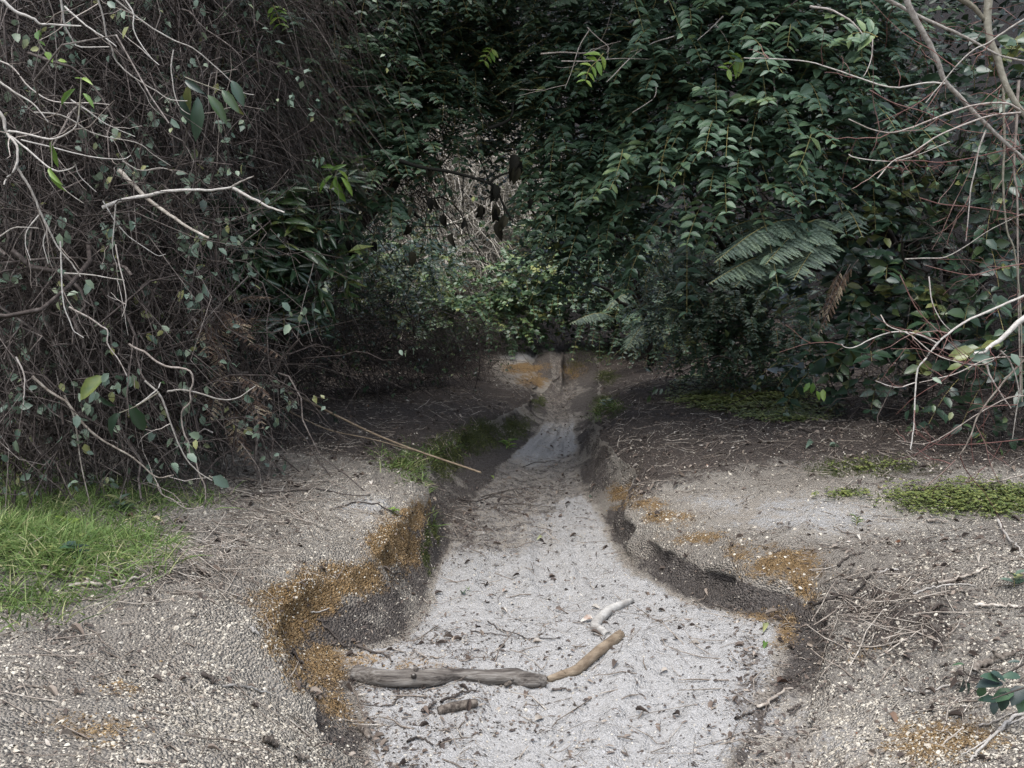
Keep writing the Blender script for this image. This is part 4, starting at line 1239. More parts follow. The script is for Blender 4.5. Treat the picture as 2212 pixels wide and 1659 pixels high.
A3 = lambda pts: [conv(x, y, 1444, 0) for x, y in pts]
A6 = lambda pts: [conv(x, y, 1444, 548.5) for x, y in pts]
A1 = lambda pts: [conv(x, y, 0, 0) for x, y in pts]
A4 = lambda pts: [conv(x, y, 0, 548.5) for x, y in pts]
Yr = 5.6
bare('bare_shrub', 'leafless shrub with smooth pale limbs and reddish twigs crossing the right edge', 'shrub', (2.95, 5.7, 0), [
    (A3([(1998, -400), (1990, 0), (1985, 130), (2000, 250), (2050, 370), (2080, 480), (2130, 590), (2200, 700), (2330, 900), (2420, 1500), (2430, 2400)]), Yr, .024, M_OLIVE, Yr),
    (A3([(1600, -150), (1830, 0), (1900, 50), (1970, 130), (2005, 230)]), Yr, .019, M_OLIVE, Yr),
    (A3([(1400, -200), (1480, 0), (1530, 110), (1580, 200), (1640, 310), (1690, 430), (1720, 510), (1800, 590), (1900, 700), (2000, 800), (2120, 910), (2230, 1020), (2350, 1300)]), 5.4, .018, M_PALE, 5.6),
    (A3([(1250, -60), (1370, 0), (1500, 70), (1600, 120), (1780, 200), (1900, 260), (2050, 340), (2240, 385)]), 5.5, .012, M_PALE, 5.6),
    (A3([(2300, 80), (2212, 120), (2100, 190), (2000, 260), (1900, 310), (1800, 400), (1690, 530), (1600, 640)]), 5.2, .006, M_PALE, 5.2),
    (A3([(1720, 520), (1600, 515), (1400, 545), (1200, 490), (1000, 420), (850, 380), (640, 365), (470, 360)]), 5.4, .0055, M_PALE, 5.6),
    (A3([(2180, 680), (2090, 640), (1900, 655), (1700, 720), (1520, 790), (1380, 825), (1250, 800), (1120, 740)]), 5.5, .0065, M_TWIG, 5.3),
    (A3([(2190, 700), (2000, 720), (1800, 790), (1650, 860), (1520, 950), (1400, 1000), (1300, 1110)]), 5.5, .006, M_TWIG, 5.3),
    (A3([(2060, 300), (2085, 650), (2090, 900), (2080, 1100), (2090, 1300), (2110, 1450), (2150, 1560), (2190, 1900), (2200, 2500)]), 5.9, .009, M_OLIVE, 5.9),
    (A3([(2180, 500), (2160, 850), (2150, 1050), (2170, 1250), (2175, 1700), (2190, 2450)]), 6.0, .010, M_TWIG, 6.0),
    (A3([(1975, 810), (1930, 930), (1910, 1050), (1880, 1180), (1865, 1350), (1850, 1500)]), 5.3, .0055, M_PALE, 5.3),
    (A3([(1420, 1000), (1570, 1000), (1700, 1010), (1900, 980), (2100, 930), (2212, 900)]), 5.4, .004, M_REDTWIG, 5.4),
    (A3([(1120, 960), (1160, 980), (1300, 1000), (1420, 1000), (1560, 960), (1750, 880)]), 5.4, .003, M_TWIG, 5.4),
    (A3([(1250, 560), (1400, 640), (1600, 700), (1800, 800), (2000, 830), (2212, 840)]), 5.7, .0035, M_REDTWIG, 5.7),
    (A3([(1560, 1230), (1700, 1270), (1900, 1290), (2100, 1320), (2212, 1340)]), 5.5, .0035, M_REDTWIG, 5.5),
    (A3([(1470, 1612), (1600, 1605), (1720, 1600), (1850, 1530), (2000, 1430), (2200, 1330)]), 5.4, .004, M_PALE, 5.4),
    (A6([(2300, 230), (2212, 260), (2050, 330), (1850, 420), (1750, 490), (1670, 560), (1600, 650), (1550, 720), (1535, 850), (1530, 1000), (1520, 1120), (1505, 1215)]), 5.3, .0075, M_PALE, 5.1),
    (A6([(1670, 555), (1550, 500), (1400, 485), (1260, 530), (1160, 580), (1100, 580), (1075, 560)]), 5.3, .0045, M_PALE, 5.3),
    (A6([(2330, 330), (2212, 400), (2150, 450), (2080, 520), (2010, 570), (1960, 610), (1900, 620)]), 4.9, .016, M_PALE, 4.9),
    (A6([(1535, 800), (1420, 830), (1290, 790)]), 5.2, .0035, M_TWIG, 5.2),
    (A6([(2290, 560), (2212, 660), (2100, 780), (2000, 900), (1920, 1020), (1880, 1130), (1820, 1240), (1740, 1330), (1620, 1430)]), 5.1, .0065, M_STICK, 5.1),
    (A6([(2065, 600), (2130, 680), (2180, 850), (2160, 1000), (2140, 1150)]), 5.0, .005, M_PALE, 5.0),
    (A6([(1910, 1060), (1970, 1180), (2000, 1300), (2060, 1430)]), 5.1, .003, M_REDTWIG, 5.1),
    (A6([(1980, 690), (2000, 760), (2060, 860), (2130, 960)]), 5.0, .006, M_TWIG, 5.0),
    (A6([(1320, 380), (1370, 450), (1500, 500), (1620, 600), (1750, 660), (1950, 690), (2100, 600)]), 5.3, .0035, M_TWIG, 5.0),
    (A6([(1440, 130), (1550, 350), (1700, 500), (1850, 640), (1990, 760)]), 5.3, .0032, M_REDTWIG, 5.3),
    (A6([(1620, 140), (1640, 300), (1700, 420), (1760, 480)]), 5.3, .004, M_TWIG, 5.3),
    (A6([(2212, 60), (2050, 90), (1900, 130), (1750, 110), (1600, 70)]), 5.3, .0035, M_REDTWIG, 5.3),
    (A6([(2230, 880), (2100, 900), (1900, 1010), (1750, 1110), (1600, 1180), (1420, 1160)]), 5.2, .004, M_TWIG, 5.2),
    (A6([(2230, 1150), (2050, 1170), (1850, 1185), (1650, 1180), (1540, 1095)]), 5.1, .003, M_REDTWIG, 5.1),
    (A6([(2250, 640), (2000, 650), (1800, 740), (1650, 780), (1560, 800)]), 5.1, .004, M_TWIG, 5.1),
], 7.0, M_REDTWIG)

bare('bare_shrub', 'dead shrub with bleached white branches in front of the left vine thicket', 'shrub', (-2.75, 5.0, 0), [
    (A1([(-150, -60), (7, 0), (80, 60), (150, 95), (215, 120), (250, 150), (330, 155), (505, 162)]), 4.7, .009, M_PALE, 4.8),
    (A1([(-300, 300), (0, 510), (100, 580), (210, 650), (300, 760)]), 4.8, .0065, M_PALE, 4.8),
    (A1([(-200, 520), (0, 700), (30, 800), (50, 835)]), 4.6, .011, M_PALE, 4.6),
    (A1([(50, 830), (60, 815), (150, 830), (250, 855), (330, 865), (420, 830), (480, 770), (498, 650), (505, 480)]), 4.6, .006, M_PALE, 4.5),
    (A1([(50, 830), (60, 850), (100, 900), (110, 980), (90, 1060), (40, 1110), (25, 1150)]), 4.6, .008, M_PALE, 4.5),
    (A1([(50, 835), (70, 850), (160, 920), (230, 980), (300, 1040), (370, 1065), (440, 1050), (465, 1030)]), 4.6, .0055, M_PALE, 4.5),
    (A1([(100, 1000), (110, 1050), (170, 1140), (220, 1240), (260, 1340), (310, 1440), (360, 1540), (440, 1630), (500, 1720)]), 4.7, .007, M_PALE, 4.8),
    (A1([(640, -80), (720, 0), (830, 90), (940, 170), (1080, 250), (1200, 300), (1300, 380), (1400, 470), (1500, 570), (1580, 590)]), 5.2, .005, M_PALE, 5.6),
    (A1([(370, -90), (380, 10), (400, 150), (440, 230), (490, 290), (680, 292)]), 4.8, .0065, M_PALE, 4.9),
    (A1([(400, 40), (500, 130), (580, 190), (660, 240), (725, 290)]), 4.8, .005, M_PALE, 4.8),
    (A1([(590, -90), (610, 0), (640, 100), (660, 220), (700, 310), (710, 360), (780, 440), (860, 500), (960, 560), (1060, 620), (1165, 628)]), 5.0, .0055, M_PALE, 5.2),
    (A1([(760, -60), (780, 0), (830, 80), (830, 180), (880, 280), (940, 360), (990, 405)]), 5.2, .0045, M_PALE, 5.2),
    (A1([(1080, 310), (1065, 400), (1070, 480), (1090, 600), (1130, 680), (1215, 730)]), 5.4, .004, M_PALE, 5.4),
    (A1([(210, 700), (350, 710), (450, 750), (560, 820), (700, 860), (860, 890), (950, 960), (1060, 1030)]), 4.9, .0045, M_PALE, 5.2),
    (A1([(130, 870), (300, 910), (450, 950), (600, 980), (760, 990), (815, 965)]), 4.8, .004, M_PALE, 5.0),
    (A1([(760, 1000), (870, 1060), (1000, 1045), (1075, 1065)]), 5.2, .004, M_PALE, 5.3),
    (A1([(460, 1010), (470, 1030), (500, 1100), (600, 1195)]), 4.9, .004, M_PALE, 5.0),
    (A1([(0, 380), (80, 420), (180, 540), (300, 620), (420, 640), (560, 640), (680, 650)]), 5.0, .004, M_TWIG, 5.0),
    (A1([(440, 620), (560, 700), (640, 760), (720, 800), (840, 850)]), 5.0, .004, M_PALE, 5.1),
    (A1([(720, 1270), (710, 1400), (700, 1560), (730, 1660)]), 5.2, .004, M_PALE, 5.3),
    (A1([(640, 1250), (720, 1380), (800, 1470), (900, 1540), (980, 1590), (1030, 1580)]), 5.4, .004, M_PALE, 5.6),
    (A1([(370, 1150), (440, 1210), (520, 1265)]), 4.9, .004, M_PALE, 4.9),
    (A1([(250, 1330), (170, 1430), (160, 1520), (190, 1620)]), 4.8, .004, M_PALE, 4.8),
    (A1([(285, 1440), (270, 1520), (300, 1640)]), 4.8, .0035, M_PALE, 4.8),
    (A1([(0, 1470), (80, 1420), (160, 1415), (240, 1420)]), 4.8, .0045, M_PALE, 4.8),
    (A4([(375, -80), (380, 0), (385, 200), (400, 330), (440, 430), (460, 480), (520, 520)]), 5.0, .0045, M_PALE, 5.0),
    (A4([(400, 120), (560, 130), (680, 150), (775, 165)]), 5.0, .0045, M_PALE, 5.0),
    (A4([(720, -60), (740, 60), (770, 180), (785, 300), (760, 390)]), 5.2, .004, M_TWIG, 5.2),
], 4.0, M_TWIG)

bare('trailing_vine', 'long grey vine with a kinked stem trailing down the left thicket to the grass', 'vine', (-1.95, 6.0, 0), [
    (A4([(800, 560), (830, 580), (900, 610), (960, 660), (1040, 700), (1170, 720), (1200, 790), (1180, 860), (1185, 920), (1130, 980), (1140, 1100), (1170, 1170), (1180, 1240), (1215, 1290), (1240, 1370), (1275, 1450), (1270, 1560), (1180, 1585), (1130, 1570), (1080, 1530), (1000, 1490), (975, 1420)]), 5.3, .0065, M_TWIG, 5.5),
    (A4([(1040, 855), (1130, 845), (1230, 865), (1330, 895), (1400, 908), (1480, 895), (1550, 850), (1590, 820)]), 5.3, .006, M_PALE, 5.6),
    (A4([(900, 790), (990, 870), (1030, 960), (1060, 1050), (1110, 1180), (1170, 1290), (1240, 1360), (1320, 1410)]), 5.3, .006, M_PALE, 5.4),
    (A4([(850, 945), (920, 895), (980, 840), (1000, 800)]), 5.3, .006, M_PALE, 5.3),
    (A4([(200, 760), (300, 850), (420, 930), (520, 1060), (640, 1160), (800, 1250), (900, 1330), (980, 1390), (1080, 1375)]), 5.2, .008, M_STICK, 5.4),
    (A4([(400, 880), (450, 980), (480, 1120), (500, 1280), (540, 1470), (560, 1560)]), 5.3, .006, M_STICK, 5.4),
    (A4([(430, 330), (560, 400), (630, 450), (670, 480), (670, 560), (740, 660), (790, 760)]), 5.2, .0055, M_TWIG, 5.2),
    (A4([(100, 640), (150, 750), (150, 860), (145, 940)]), 5.0, .005, M_TWIG, 5.0),
    (A4([(1500, 1180), (1560, 1260), (1610, 1340), (1625, 1420)]), 6.0, .004, M_TWIG, 6.1),
    (A4([(1960, 0), (1940, 100), (1880, 320), (1850, 520)]), 7.6, .005, M_TWIG, 7.6),
], 1.5, M_TWIG)

root = bare('snapped_branch', 'snapped forked branch sticking out over the dark hollow on the left', 'dead branch', (-2.4, 6.9, 0), [
    (A1([(640, 1290), (780, 1240), (920, 1215), (1040, 1190), (1180, 1180), (1300, 1185), (1440, 1165)]), 5.6, .012, M_PALE, 5.5),
    (A1([(1440, 1165), (1500, 1130), (1580, 1095)]), 5.5, .007, M_PALE, 5.5),
    (A1([(1450, 1170), (1560, 1230), (1680, 1290), (1770, 1322)]), 5.5, .010, M_PALE, 5.4),
], 1.0, M_TWIG)
bare('snapped_branch', 'brown peeling branch leaning down through the left thicket below the forked one', 'dead branch', (-2.2, 6.9, 0), [
    (A1([(740, 1060), (820, 1140), (920, 1240), (1060, 1340), (1180, 1420), (1300, 1480)]), 5.7, .014, M_STICK, 5.6),
], 1.0, M_TWIG)


A2 = lambda pts: [conv(x, y, 713.1, 0) for x, y in pts]
bare('dead_branch', 'thin grey dead branches poking out of the leaves right of the top middle', 'dead branch', (2.4, 8.6, 0), [
    (A2([(1310, 335), (1450, 325), (1600, 330), (1690, 290), (1810, 255)]), 7.8, .006, M_TWIG, 8.0),
    (A2([(1440, 380), (1620, 380), (1760, 365), (1880, 365), (2020, 370)]), 7.8, .0045, M_TWIG, 7.9),
    (A2([(1610, 190), (1550, 290), (1500, 450), (1460, 550)]), 7.8, .004, M_TWIG, 7.8),
    (A2([(2140, 225), (2000, 270), (1880, 350), (1780, 450), (1720, 510)]), 7.8, .006, M_TWIG, 7.8),
    (A2([(2030, 520), (2020, 600), (1960, 650), (1880, 700)]), 7.7, .0045, M_TWIG, 7.7),
    (A2([(1600, 170), (1660, 230), (1730, 290), (1720, 330)]), 7.8, .0045, M_TWIG, 7.8)], 3.0, M_TWIG)
bare('dead_branch', 'grey dead branches crossing the leaves left of the bare shrub at the upper right', 'dead branch', (3.6, 8.2, 0), [
    (A3([(880, 40), (1000, 60), (1120, 120), (1190, 190), (1260, 290)]), 7.3, .009, M_TWIG, 7.3),
    (A3([(1270, 240), (1265, 350), (1235, 440), (1205, 485)]), 7.2, .005, M_TWIG, 7.2),
    (A3([(800, 0), (680, 100), (560, 220), (450, 290)]), 7.6, .006, M_VINE, 7.6),
    (A3([(340, 100), (260, 180), (180, 250)]), 7.6, .006, M_TWIG, 7.6),
    (A3([(290, 150), (340, 210), (375, 275)]), 7.5, .004, M_TWIG, 7.5),
    (A3([(900, 800), (1000, 850), (1060, 860)]), 7.6, .006, M_VINE, 7.6),
    (A3([(0, 1390), (120, 1350), (200, 1360)]), 9.0, .005, M_TWIG, 9.0),
    (A3([(650, 430), (660, 560), (680, 700), (670, 800)]), 7.6, .006, M_VINE, 7.6),
    (A3([(330, 760), (420, 740), (560, 800), (640, 880)]), 7.7, .005, M_VINE_DARK, 7.7)], 2.5, M_TWIG)


# single sprigs with a few big leaves
def sprig(label, pts, Y, lfs, mat, tmpl=T_LANCE, stem=M_OLIVE, r=.004, name='leafy_sprig', ratio=.3):
    P = [PX(x, y, Y) for x, y in pts]
    root = thing(name, label, 'sprig', P[0], 'sprigs with a few large leaves')
    m = MB()
    tubes(m, smooth_path(P, 10), np.linspace(r, r * .6, 10), 4, .5)
    m.build('stem', stem, root)
    pr = leaf_protos('leaf', tmpl, mat, 4)
    for i, (x, y, x2, y2) in enumerate(lfs):
        a, b = PX(x, y, Y), PX(x2, y2, Y - .05 + .1 * RNG.random())
        L = np.linalg.norm(b - a)
        place_leaf(pr[i % 4], 'leaf', root, a, b - a, np.array([RNG.normal(0, .5), -1, .5]), L, L * ratio * (.9 + .3 * RNG.random()))
    return root


sprig('upright sprig with yellow-green leaves at its tip among the white branches', A1([(490, 720), (500, 600), (505, 480)]), 4.5,
      [(*a, *b) for a, b in zip(A1([(470, 550), (515, 580), (505, 490), (505, 490)]), A1([(355, 640), (580, 640), (470, 478), (555, 495)]))], M_LIME, ratio=.26)
sprig('two long yellow-green leaves hanging from a white branch at the left edge', A1([(330, 870), (320, 900), (325, 1040)]), 4.5,
      [(*a, *b) for a, b in zip(A1([(310, 880), (315, 1035), (300, 1045)]), A1([(360, 1040), (365, 1200), (350, 1130)]))], M_LIME, ratio=.24)
sprig('dark sprig with big hanging leaves in front of the vine curtain', A1([(1150, 480), (1250, 520), (1420, 580)]), 5.4,
      [(*a, *b) for a, b in zip(A1([(1130, 590), (1230, 600), (1290, 590), (1420, 560), (1150, 500), (1440, 500), (1380, 560), (1180, 520)]), A1([(1175, 790), (1225, 850), (1410, 735), (1480, 730), (1240, 560), (1510, 630), (1470, 670), (1150, 700)]))], M_BROAD, ratio=.36)
sprig('sprig with one wet speckled leaf low on the left thicket', A4([(990, 860), (850, 945), (740, 990)]), 5.1,
      [(*a, *b) for a, b in zip(A4([(755, 985), (800, 935), (1000, 800), (660, 760), (620, 880)]), A4([(635, 1135), (915, 1110), (1040, 800), (460, 880), (690, 960)]))], M_LANCE, ratio=.42)
sprig('sprig of small yellow leaves at the upper left corner', A1([(230, 180), (240, 260), (300, 350)]), 4.8,
      [(*a, *b) for a, b in zip(A1([(240, 190), (240, 260), (280, 320), (360, 375), (245, 200)]), A1([(225, 235), (290, 280), (330, 380), (415, 380), (265, 240)]))], M_LIME, T_OVAL2, ratio=.5)
sprig('pale green leafy tip hanging at the middle of the left trees', conv(1960, 1080, 0, 0) and A1([(2140, 1000), (2100, 1060), (2080, 1110)]), 7.8,
      [(*a, *b) for a, b in zip(A1([(2090, 1050), (2070, 1090), (2090, 1090), (2100, 1060), (2060, 1060), (2080, 1100), (2120, 1100)]), A1([(1990, 1020), (1970, 1170), (2060, 1190), (2180, 1110), (2140, 1020), (2130, 1260), (2200, 1200)]))], M_LIME, ratio=.27)
sprig('yellowish leaves drooping low in front of the dark right shrubs', A6([(900, 760), (910, 810), (930, 850)]), 8.4,
      [(*a, *b) for a, b in zip(A6([(900, 800), (880, 800), (920, 850), (960, 840)]), A6([(890, 870), (840, 860), (945, 910), (965, 915)]))], M_LIME, T_OVAL2, ratio=.45)
sprig('pale grey leaf among the grass at the foot of the left thicket', A4([(1300, 1380), (1330, 1400)]), 5.4, [(*A4([(1320, 1385)])[0], *A4([(1430, 1450)])[0])], M_GREY, T_OVAL2, ratio=.5)
sprig('three blue-grey leaves on the lichen branch at the right edge', A6([(1960, 600), (1950, 630)]), 4.9, [(*a, *b) for a, b in zip(A6([(2000, 600), (2130, 620), (1640, 770)]), A6([(1900, 660), (2190, 690), (1700, 800)]))], M_GREY, T_OVAL2, ratio=.5)


def shoot(label, pts, Y, L, mat=M_TUTU_N, n=6, ratio=.42):
    P = [PX(x, y, Y) for x, y in pts]
    C = smooth_path(P, 2 * n)
    lf = []
    root = thing('leafy_shoot', label, 'sprig', P[0], 'fresh shoots among the shrubs')
    m = MB()
    tubes(m, C, np.linspace(.004, .002, 2 * n), 4, .8)
    m.build('stem', M_STEM, root)
    pr = leaf_protos('leaf', T_OVATE, mat, 4, .5, .98)
    for i in range(n):
        q = C[2 * i + 1]
        T = norm((C[min(2 * i + 2, 2 * n - 1)] - C[2 * i])[None])[0]
        sd = norm(np.cross(T, np.array([0, -1.0, .3]))[None])[0]
        for sg in (1, -1):
            l = L * (1.1 - .5 * i / n) * RNG.uniform(.8, 1.1)
            place_leaf(pr[(i + sg) % 4], 'leaf', root, q, sd * sg + T * .5 + RNG.normal(0, .12, 3), np.array([RNG.normal(0, .3), -.7, .8]), l, l * ratio)
    return root


shoot('light green shoot low in the top middle leaves, beside a dark gap', A2([(1010, 300), (990, 330), (960, 380)]), 9.0, .10, M_LIME, 4)
shoot('light green shoot below the grey dead branches', A2([(1700, 330), (1660, 380), (1610, 430), (1590, 500)]), 7.7, .12, M_LIME, 5)
shoot('long drooping shoot of paired leaves with a yellow stem near the middle', A2([(1820, 930), (1800, 1020), (1770, 1110), (1740, 1180)]), 7.8, .13, M_TUTU_N, 6)
shoot('drooping shoot of large leaves right above the fern', A3([(890, 830), (860, 920), (830, 1000), (800, 1060)]), 7.4, .13, M_TUTU_N, 6)
shoot('drooping shoot of paired leaves left of the grey dead branches at the upper right', A3([(760, 150), (750, 220), (740, 290)]), 7.5, .13, M_TUTU_N, 5)
shoot('pale shoot with upturned leaf tips in the upper right leaves', A3([(470, 360), (420, 380), (370, 430)]), 7.5, .12, M_LIME, 4)
shoot('pale rosette of leaves against the dark limbs at the upper right', A3([(1300, 230), (1230, 200), (1140, 210)]), 7.3, .15, M_TUTU_N, 5)
shoot('drooping shoot of paired leaves at the left of the upper right leaves', A3([(270, 690), (230, 760), (190, 850)]), 7.8, .12, M_TUTU_N, 6)
shoot('green shoot of small paired leaves at the top left of the middle', A1([(1340, 40), (1420, 120), (1490, 210), (1540, 280)]), 7.7, .09, M_TUTU_N, 7)
shoot('light green tuft at the top left of the middle', A1([(1700, 30), (1720, 80), (1740, 150)]), 7.8, .10, M_LIME, 4)


# ------------------------------------------------------------------ ferns
def fern(name, label, cat, group, fronds, mat, mat_r, pinna_gap=.045, lean=.35, width=.34, dens=1.0, loc=None):
    """fronds: (base xyz, tip xyz, bulge up) ; frond > pinna"""
    root = thing(name, label, cat, loc if loc is not None else fronds[0][0], group)
    protos = []
    for v in range(4):
        m = MB()
        k = 22
        s = np.linspace(.04, .97, k)
        P = np.stack([s, 0 * s, -.16 * s ** 2], -1)
        tubes(m, P[::3], .006, 3, .3)
        for sg in (1, -1):
            D = np.tile(np.array([.45, sg * 1.0, -.15]), (k, 1)) + RNG.normal(0, .07, (k, 3))
            leaves(m, P, D, np.tile(np.array([0, 0, 1.0]), (k, 1)) + RNG.normal(0, .12, (k, 3)), .17 * (1.02 - s ** 1.6) + .015, .050, T_KITE, np.clip(.15 + .25 * v + RNG.normal(0, .1, k), 0, 1))
        protos.append(m.mesh('pinna', mat))
    for a, b, bulge in fronds:
        a, b = np.asarray(a, float), np.asarray(b, float)
        L = np.linalg.norm(b - a)
        t = np.linspace(0, 1, 14)[:, None]
        C = a * (1 - t) + b * t + np.array([0, 0, bulge]) * np.sin(np.pi * t ** .8)
        m = MB()
        tubes(m, C, np.linspace(.006, .002, 14), 4, .5)
        fr = m.build('frond', mat_r, root)
        k = max(8, int(L / pinna_gap * dens))
        ss = np.linspace(.16, .985, k)
        for j, s in enumerate(ss):
            i = min(int(s * 13), 12)
            f = s * 13 - i
            q = C[i] * (1 - f) + C[i + 1] * f
            T = norm((C[i + 1] - C[i])[None])[0]
            sd = norm(np.cross(T, np.array([0, 0, 1.0]))[None])[0]
            up = np.cross(sd, T)
            ln = width * L * math.sin(math.pi * min(1, (s * .86 + .14)) ** .85) ** .8 + .02
            for sg in (1, -1):
                D = sd * sg + T * lean + up * RNG.normal(0, .06) + np.array([0, 0, -.18])
                o = place_leaf(protos[RNG.integers(4)], 'pinna', fr, q, D, up + RNG.normal(0, .1, 3), ln * RNG.uniform(.9, 1.08), ln)
                o.location = Vector(q) - Vector(root.location) - Vector(fr.location)
    return root


fn = lambda x, y, Y: PX(*conv(x, y * 1.0, 0, 0), Y)
F7 = lambda x, y, Y: PX(x * .1736 + 1481, y * .1736 + 439, Y)     # read in the close view of the fern
hub = F7(1900, 150, 8.00)
fern('tree_fern', 'pale green tree fern spreading its fronds out of the dark on the right', 'fern', None, [
    (F7(1750, 230, 8.00), F7(1000, 760, 7.40), .10), (F7(1500, 260, 7.90), F7(360, 740, 7.50), .12), (F7(1300, 330, 8.10), F7(450, 360, 7.90), .10), (F7(1250, 620, 7.90), F7(300, 1000, 7.50), .06),
    (F7(1800, 480, 7.80), F7(1340, 960, 7.40), .08), (F7(1900, 200, 8.10), F7(2200, 420, 7.70), .12), (F7(1100, 650, 7.90), F7(620, 1040, 7.50), .05)], M_FERN, M_STEM, loc=tuple(F7(1500, 300, 8.00)))
fern('dead_fern', 'withered brown fern frond hanging on the dark right shrubs', 'fern', None, [
    (F7(2150, 700, 8.00), F7(1550, 1560, 7.90), .02), (F7(2050, 760, 8.00), F7(1650, 1650, 7.80), .02), (F7(1950, 800, 8.00), F7(1720, 1400, 7.80), .02)], M_BRACKEN, M_VINE, width=.12, lean=1.2)
fern('fern', 'small green fern at the far end right of the gully', 'fern', None, [
    (PX(1330, 690, 15), PX(1230, 700, 14.6), .12), (PX(1370, 640, 15), PX(1310, 670, 14.6), .1), (PX(1390, 690, 14.6), PX(1440, 740, 14.2), .1), (PX(1400, 700, 14.6), PX(1350, 760, 14.2), .08), (PX(1420, 690, 14.6), PX(1480, 700, 14.2), .1)], M_FERN, M_STEM, loc=tuple(PX(1390, 740, 14.8)))
A4p = lambda x, y, Y: PX(*conv(x, y, 0, 548.5), Y)
fern('dead_bracken', 'rust brown dead bracken collapsed against the right end of the left thicket', 'fern', None, [
    (A4p(1350, 350, 6.65), A4p(1560, 560, 6.25), .05), (A4p(1400, 500, 6.55), A4p(1540, 440, 6.15), .04), (A4p(1250, 330, 6.55), A4p(1300, 640, 6.15), .02), (A4p(1450, 330, 6.85), A4p(1680, 270, 6.55), .04), (A4p(1500, 600, 6.75), A4p(1760, 650, 6.55), .06),
    (A4p(1300, 700, 6.45), A4p(1420, 850, 6.15), .03), (A4p(1400, 760, 6.55), A4p(1680, 900, 6.25), .05), (A4p(1350, 850, 6.45), A4p(1300, 1050, 6.15), .02), (A4p(1500, 850, 6.65), A4p(1640, 1080, 6.35), .04), (A4p(1450, 950, 6.55), A4p(1480, 1200, 6.25), .02),
    (A4p(1300, 560, 6.45), A4p(1380, 690, 6.15), .04), (A4p(1560, 950, 6.75), A4p(1680, 1010, 6.45), .04), (A4p(1380, 560, 6.45), A4p(1330, 820, 6.25), .02), (A4p(1330, 420, 6.65), A4p(1420, 620, 6.35), .03), (A4p(1550, 500, 6.85), A4p(1600, 380, 6.55), .02), (A4p(1420, 1050, 6.55), A4p(1560, 1300, 6.35), .02)],
    M_BRACKEN, M_VINE, width=.19, lean=.6, loc=(-1.6, 6.4, gz(-1.6, 6.4)))

# ------------------------------------------------------------------ grass, clover, moss
def mask_px(fx, fy, lst):
    w = np.zeros(len(fx))
    for cx, cy, rx, ry, s in lst:
        w = np.maximum(w, s * np.exp(-.9 * (((fx - cx) / rx) ** 2 + ((fy - cy) / ry) ** 2)))
    return w


FY, FX_ = f_py, f_px


def blades(P, N, L, W, mb, lean=.5, droop=.5, var=None):
    n = len(P)
    D = norm(np.array([0, 0, 1.0]) + lean * RNG.normal(size=(n, 3)) * np.array([1, 1, .2]))
    S = norm(np.cross(D, rnd_dir(n)))
    hd = norm(D * np.array([1, 1, 0]) + 1e-6)
    t = np.array([0, .35, .7, 1.0])
    w = np.array([1, .85, .55, .05])
    C = P[:, None] + L[:, None, None] * (D[:, None] * t[None, :, None] + (droop * RNG.random(n))[:, None, None] * (hd[:, None] * .6 - np.array([0, 0, .7])) * (t ** 2.2)[None, :, None])
    V = np.stack([C - S[:, None] * (W[:, None] * w)[..., None] * .5, C + S[:, None] * (W[:, None] * w)[..., None] * .5], 2).reshape(-1, 3)
    q = np.array([(0, 1, 3, 2), (2, 3, 5, 4), (4, 5, 7, 6)])
    F = (q[None] + (np.arange(n) * 8)[:, None, None]).reshape(-1, 4)
    mb.add(V, None, F, np.repeat(RNG.random(n) if var is None else var, 8))


mb = MB()
wg = mask_px(f_px, f_py, [(40, 1130, 140, 90, 1), (140, 1190, 170, 80, .9), (60, 1270, 120, 60, .8), (330, 1080, 140, 24, .5), (200, 1080, 150, 30, .8), (30, 1330, 60, 30, .4)]) * (F_ID == 0)
wg = np.where(wg > .12, wg, 0)
P, Nn, k = scatter(9500, wg / np.maximum(f_c[:, 1], 3))
n = len(P)
blades(P - Nn * .01, Nn, .07 + .13 * RNG.random(n), .0035 + .004 * RNG.random(n), mb, .75, .9)
wg2 = mask_px(f_px, f_py, [(885, 1000, 45, 34, 1), (840, 985, 30, 20, .6), (910, 1040, 25, 25, .7), (1310, 880, 30, 14, .7), (1290, 905, 16, 8, .6), (960, 965, 40, 20, .5), (1265, 770, 30, 14, .9), (1300, 770, 30, 14, .7), (930, 1140, 12, 40, .5)])
P, Nn, k = scatter(1900, np.where(wg2 > .12, wg2, 0))
n = len(P)
blades(P - Nn * .01, Nn, .05 + .09 * RNG.random(n), .004 + .004 * RNG.random(n), mb, .7, .9)
wg3 = mask_px(f_px, f_py, [(2190, 1095, 60, 24, 1), (2050, 1110, 60, 12, .4), (1650, 850, 110, 26, .7)]) * (F_ID == 4)
P, Nn, k = scatter(1500, np.where(wg3 > .15, wg3, 0))
n = len(P)
blades(P - Nn * .01, Nn, .03 + .06 * RNG.random(n), .003 + .003 * RNG.random(n), mb, .8, .9)
mb.build('grass', M_GRASS, kind='stuff')

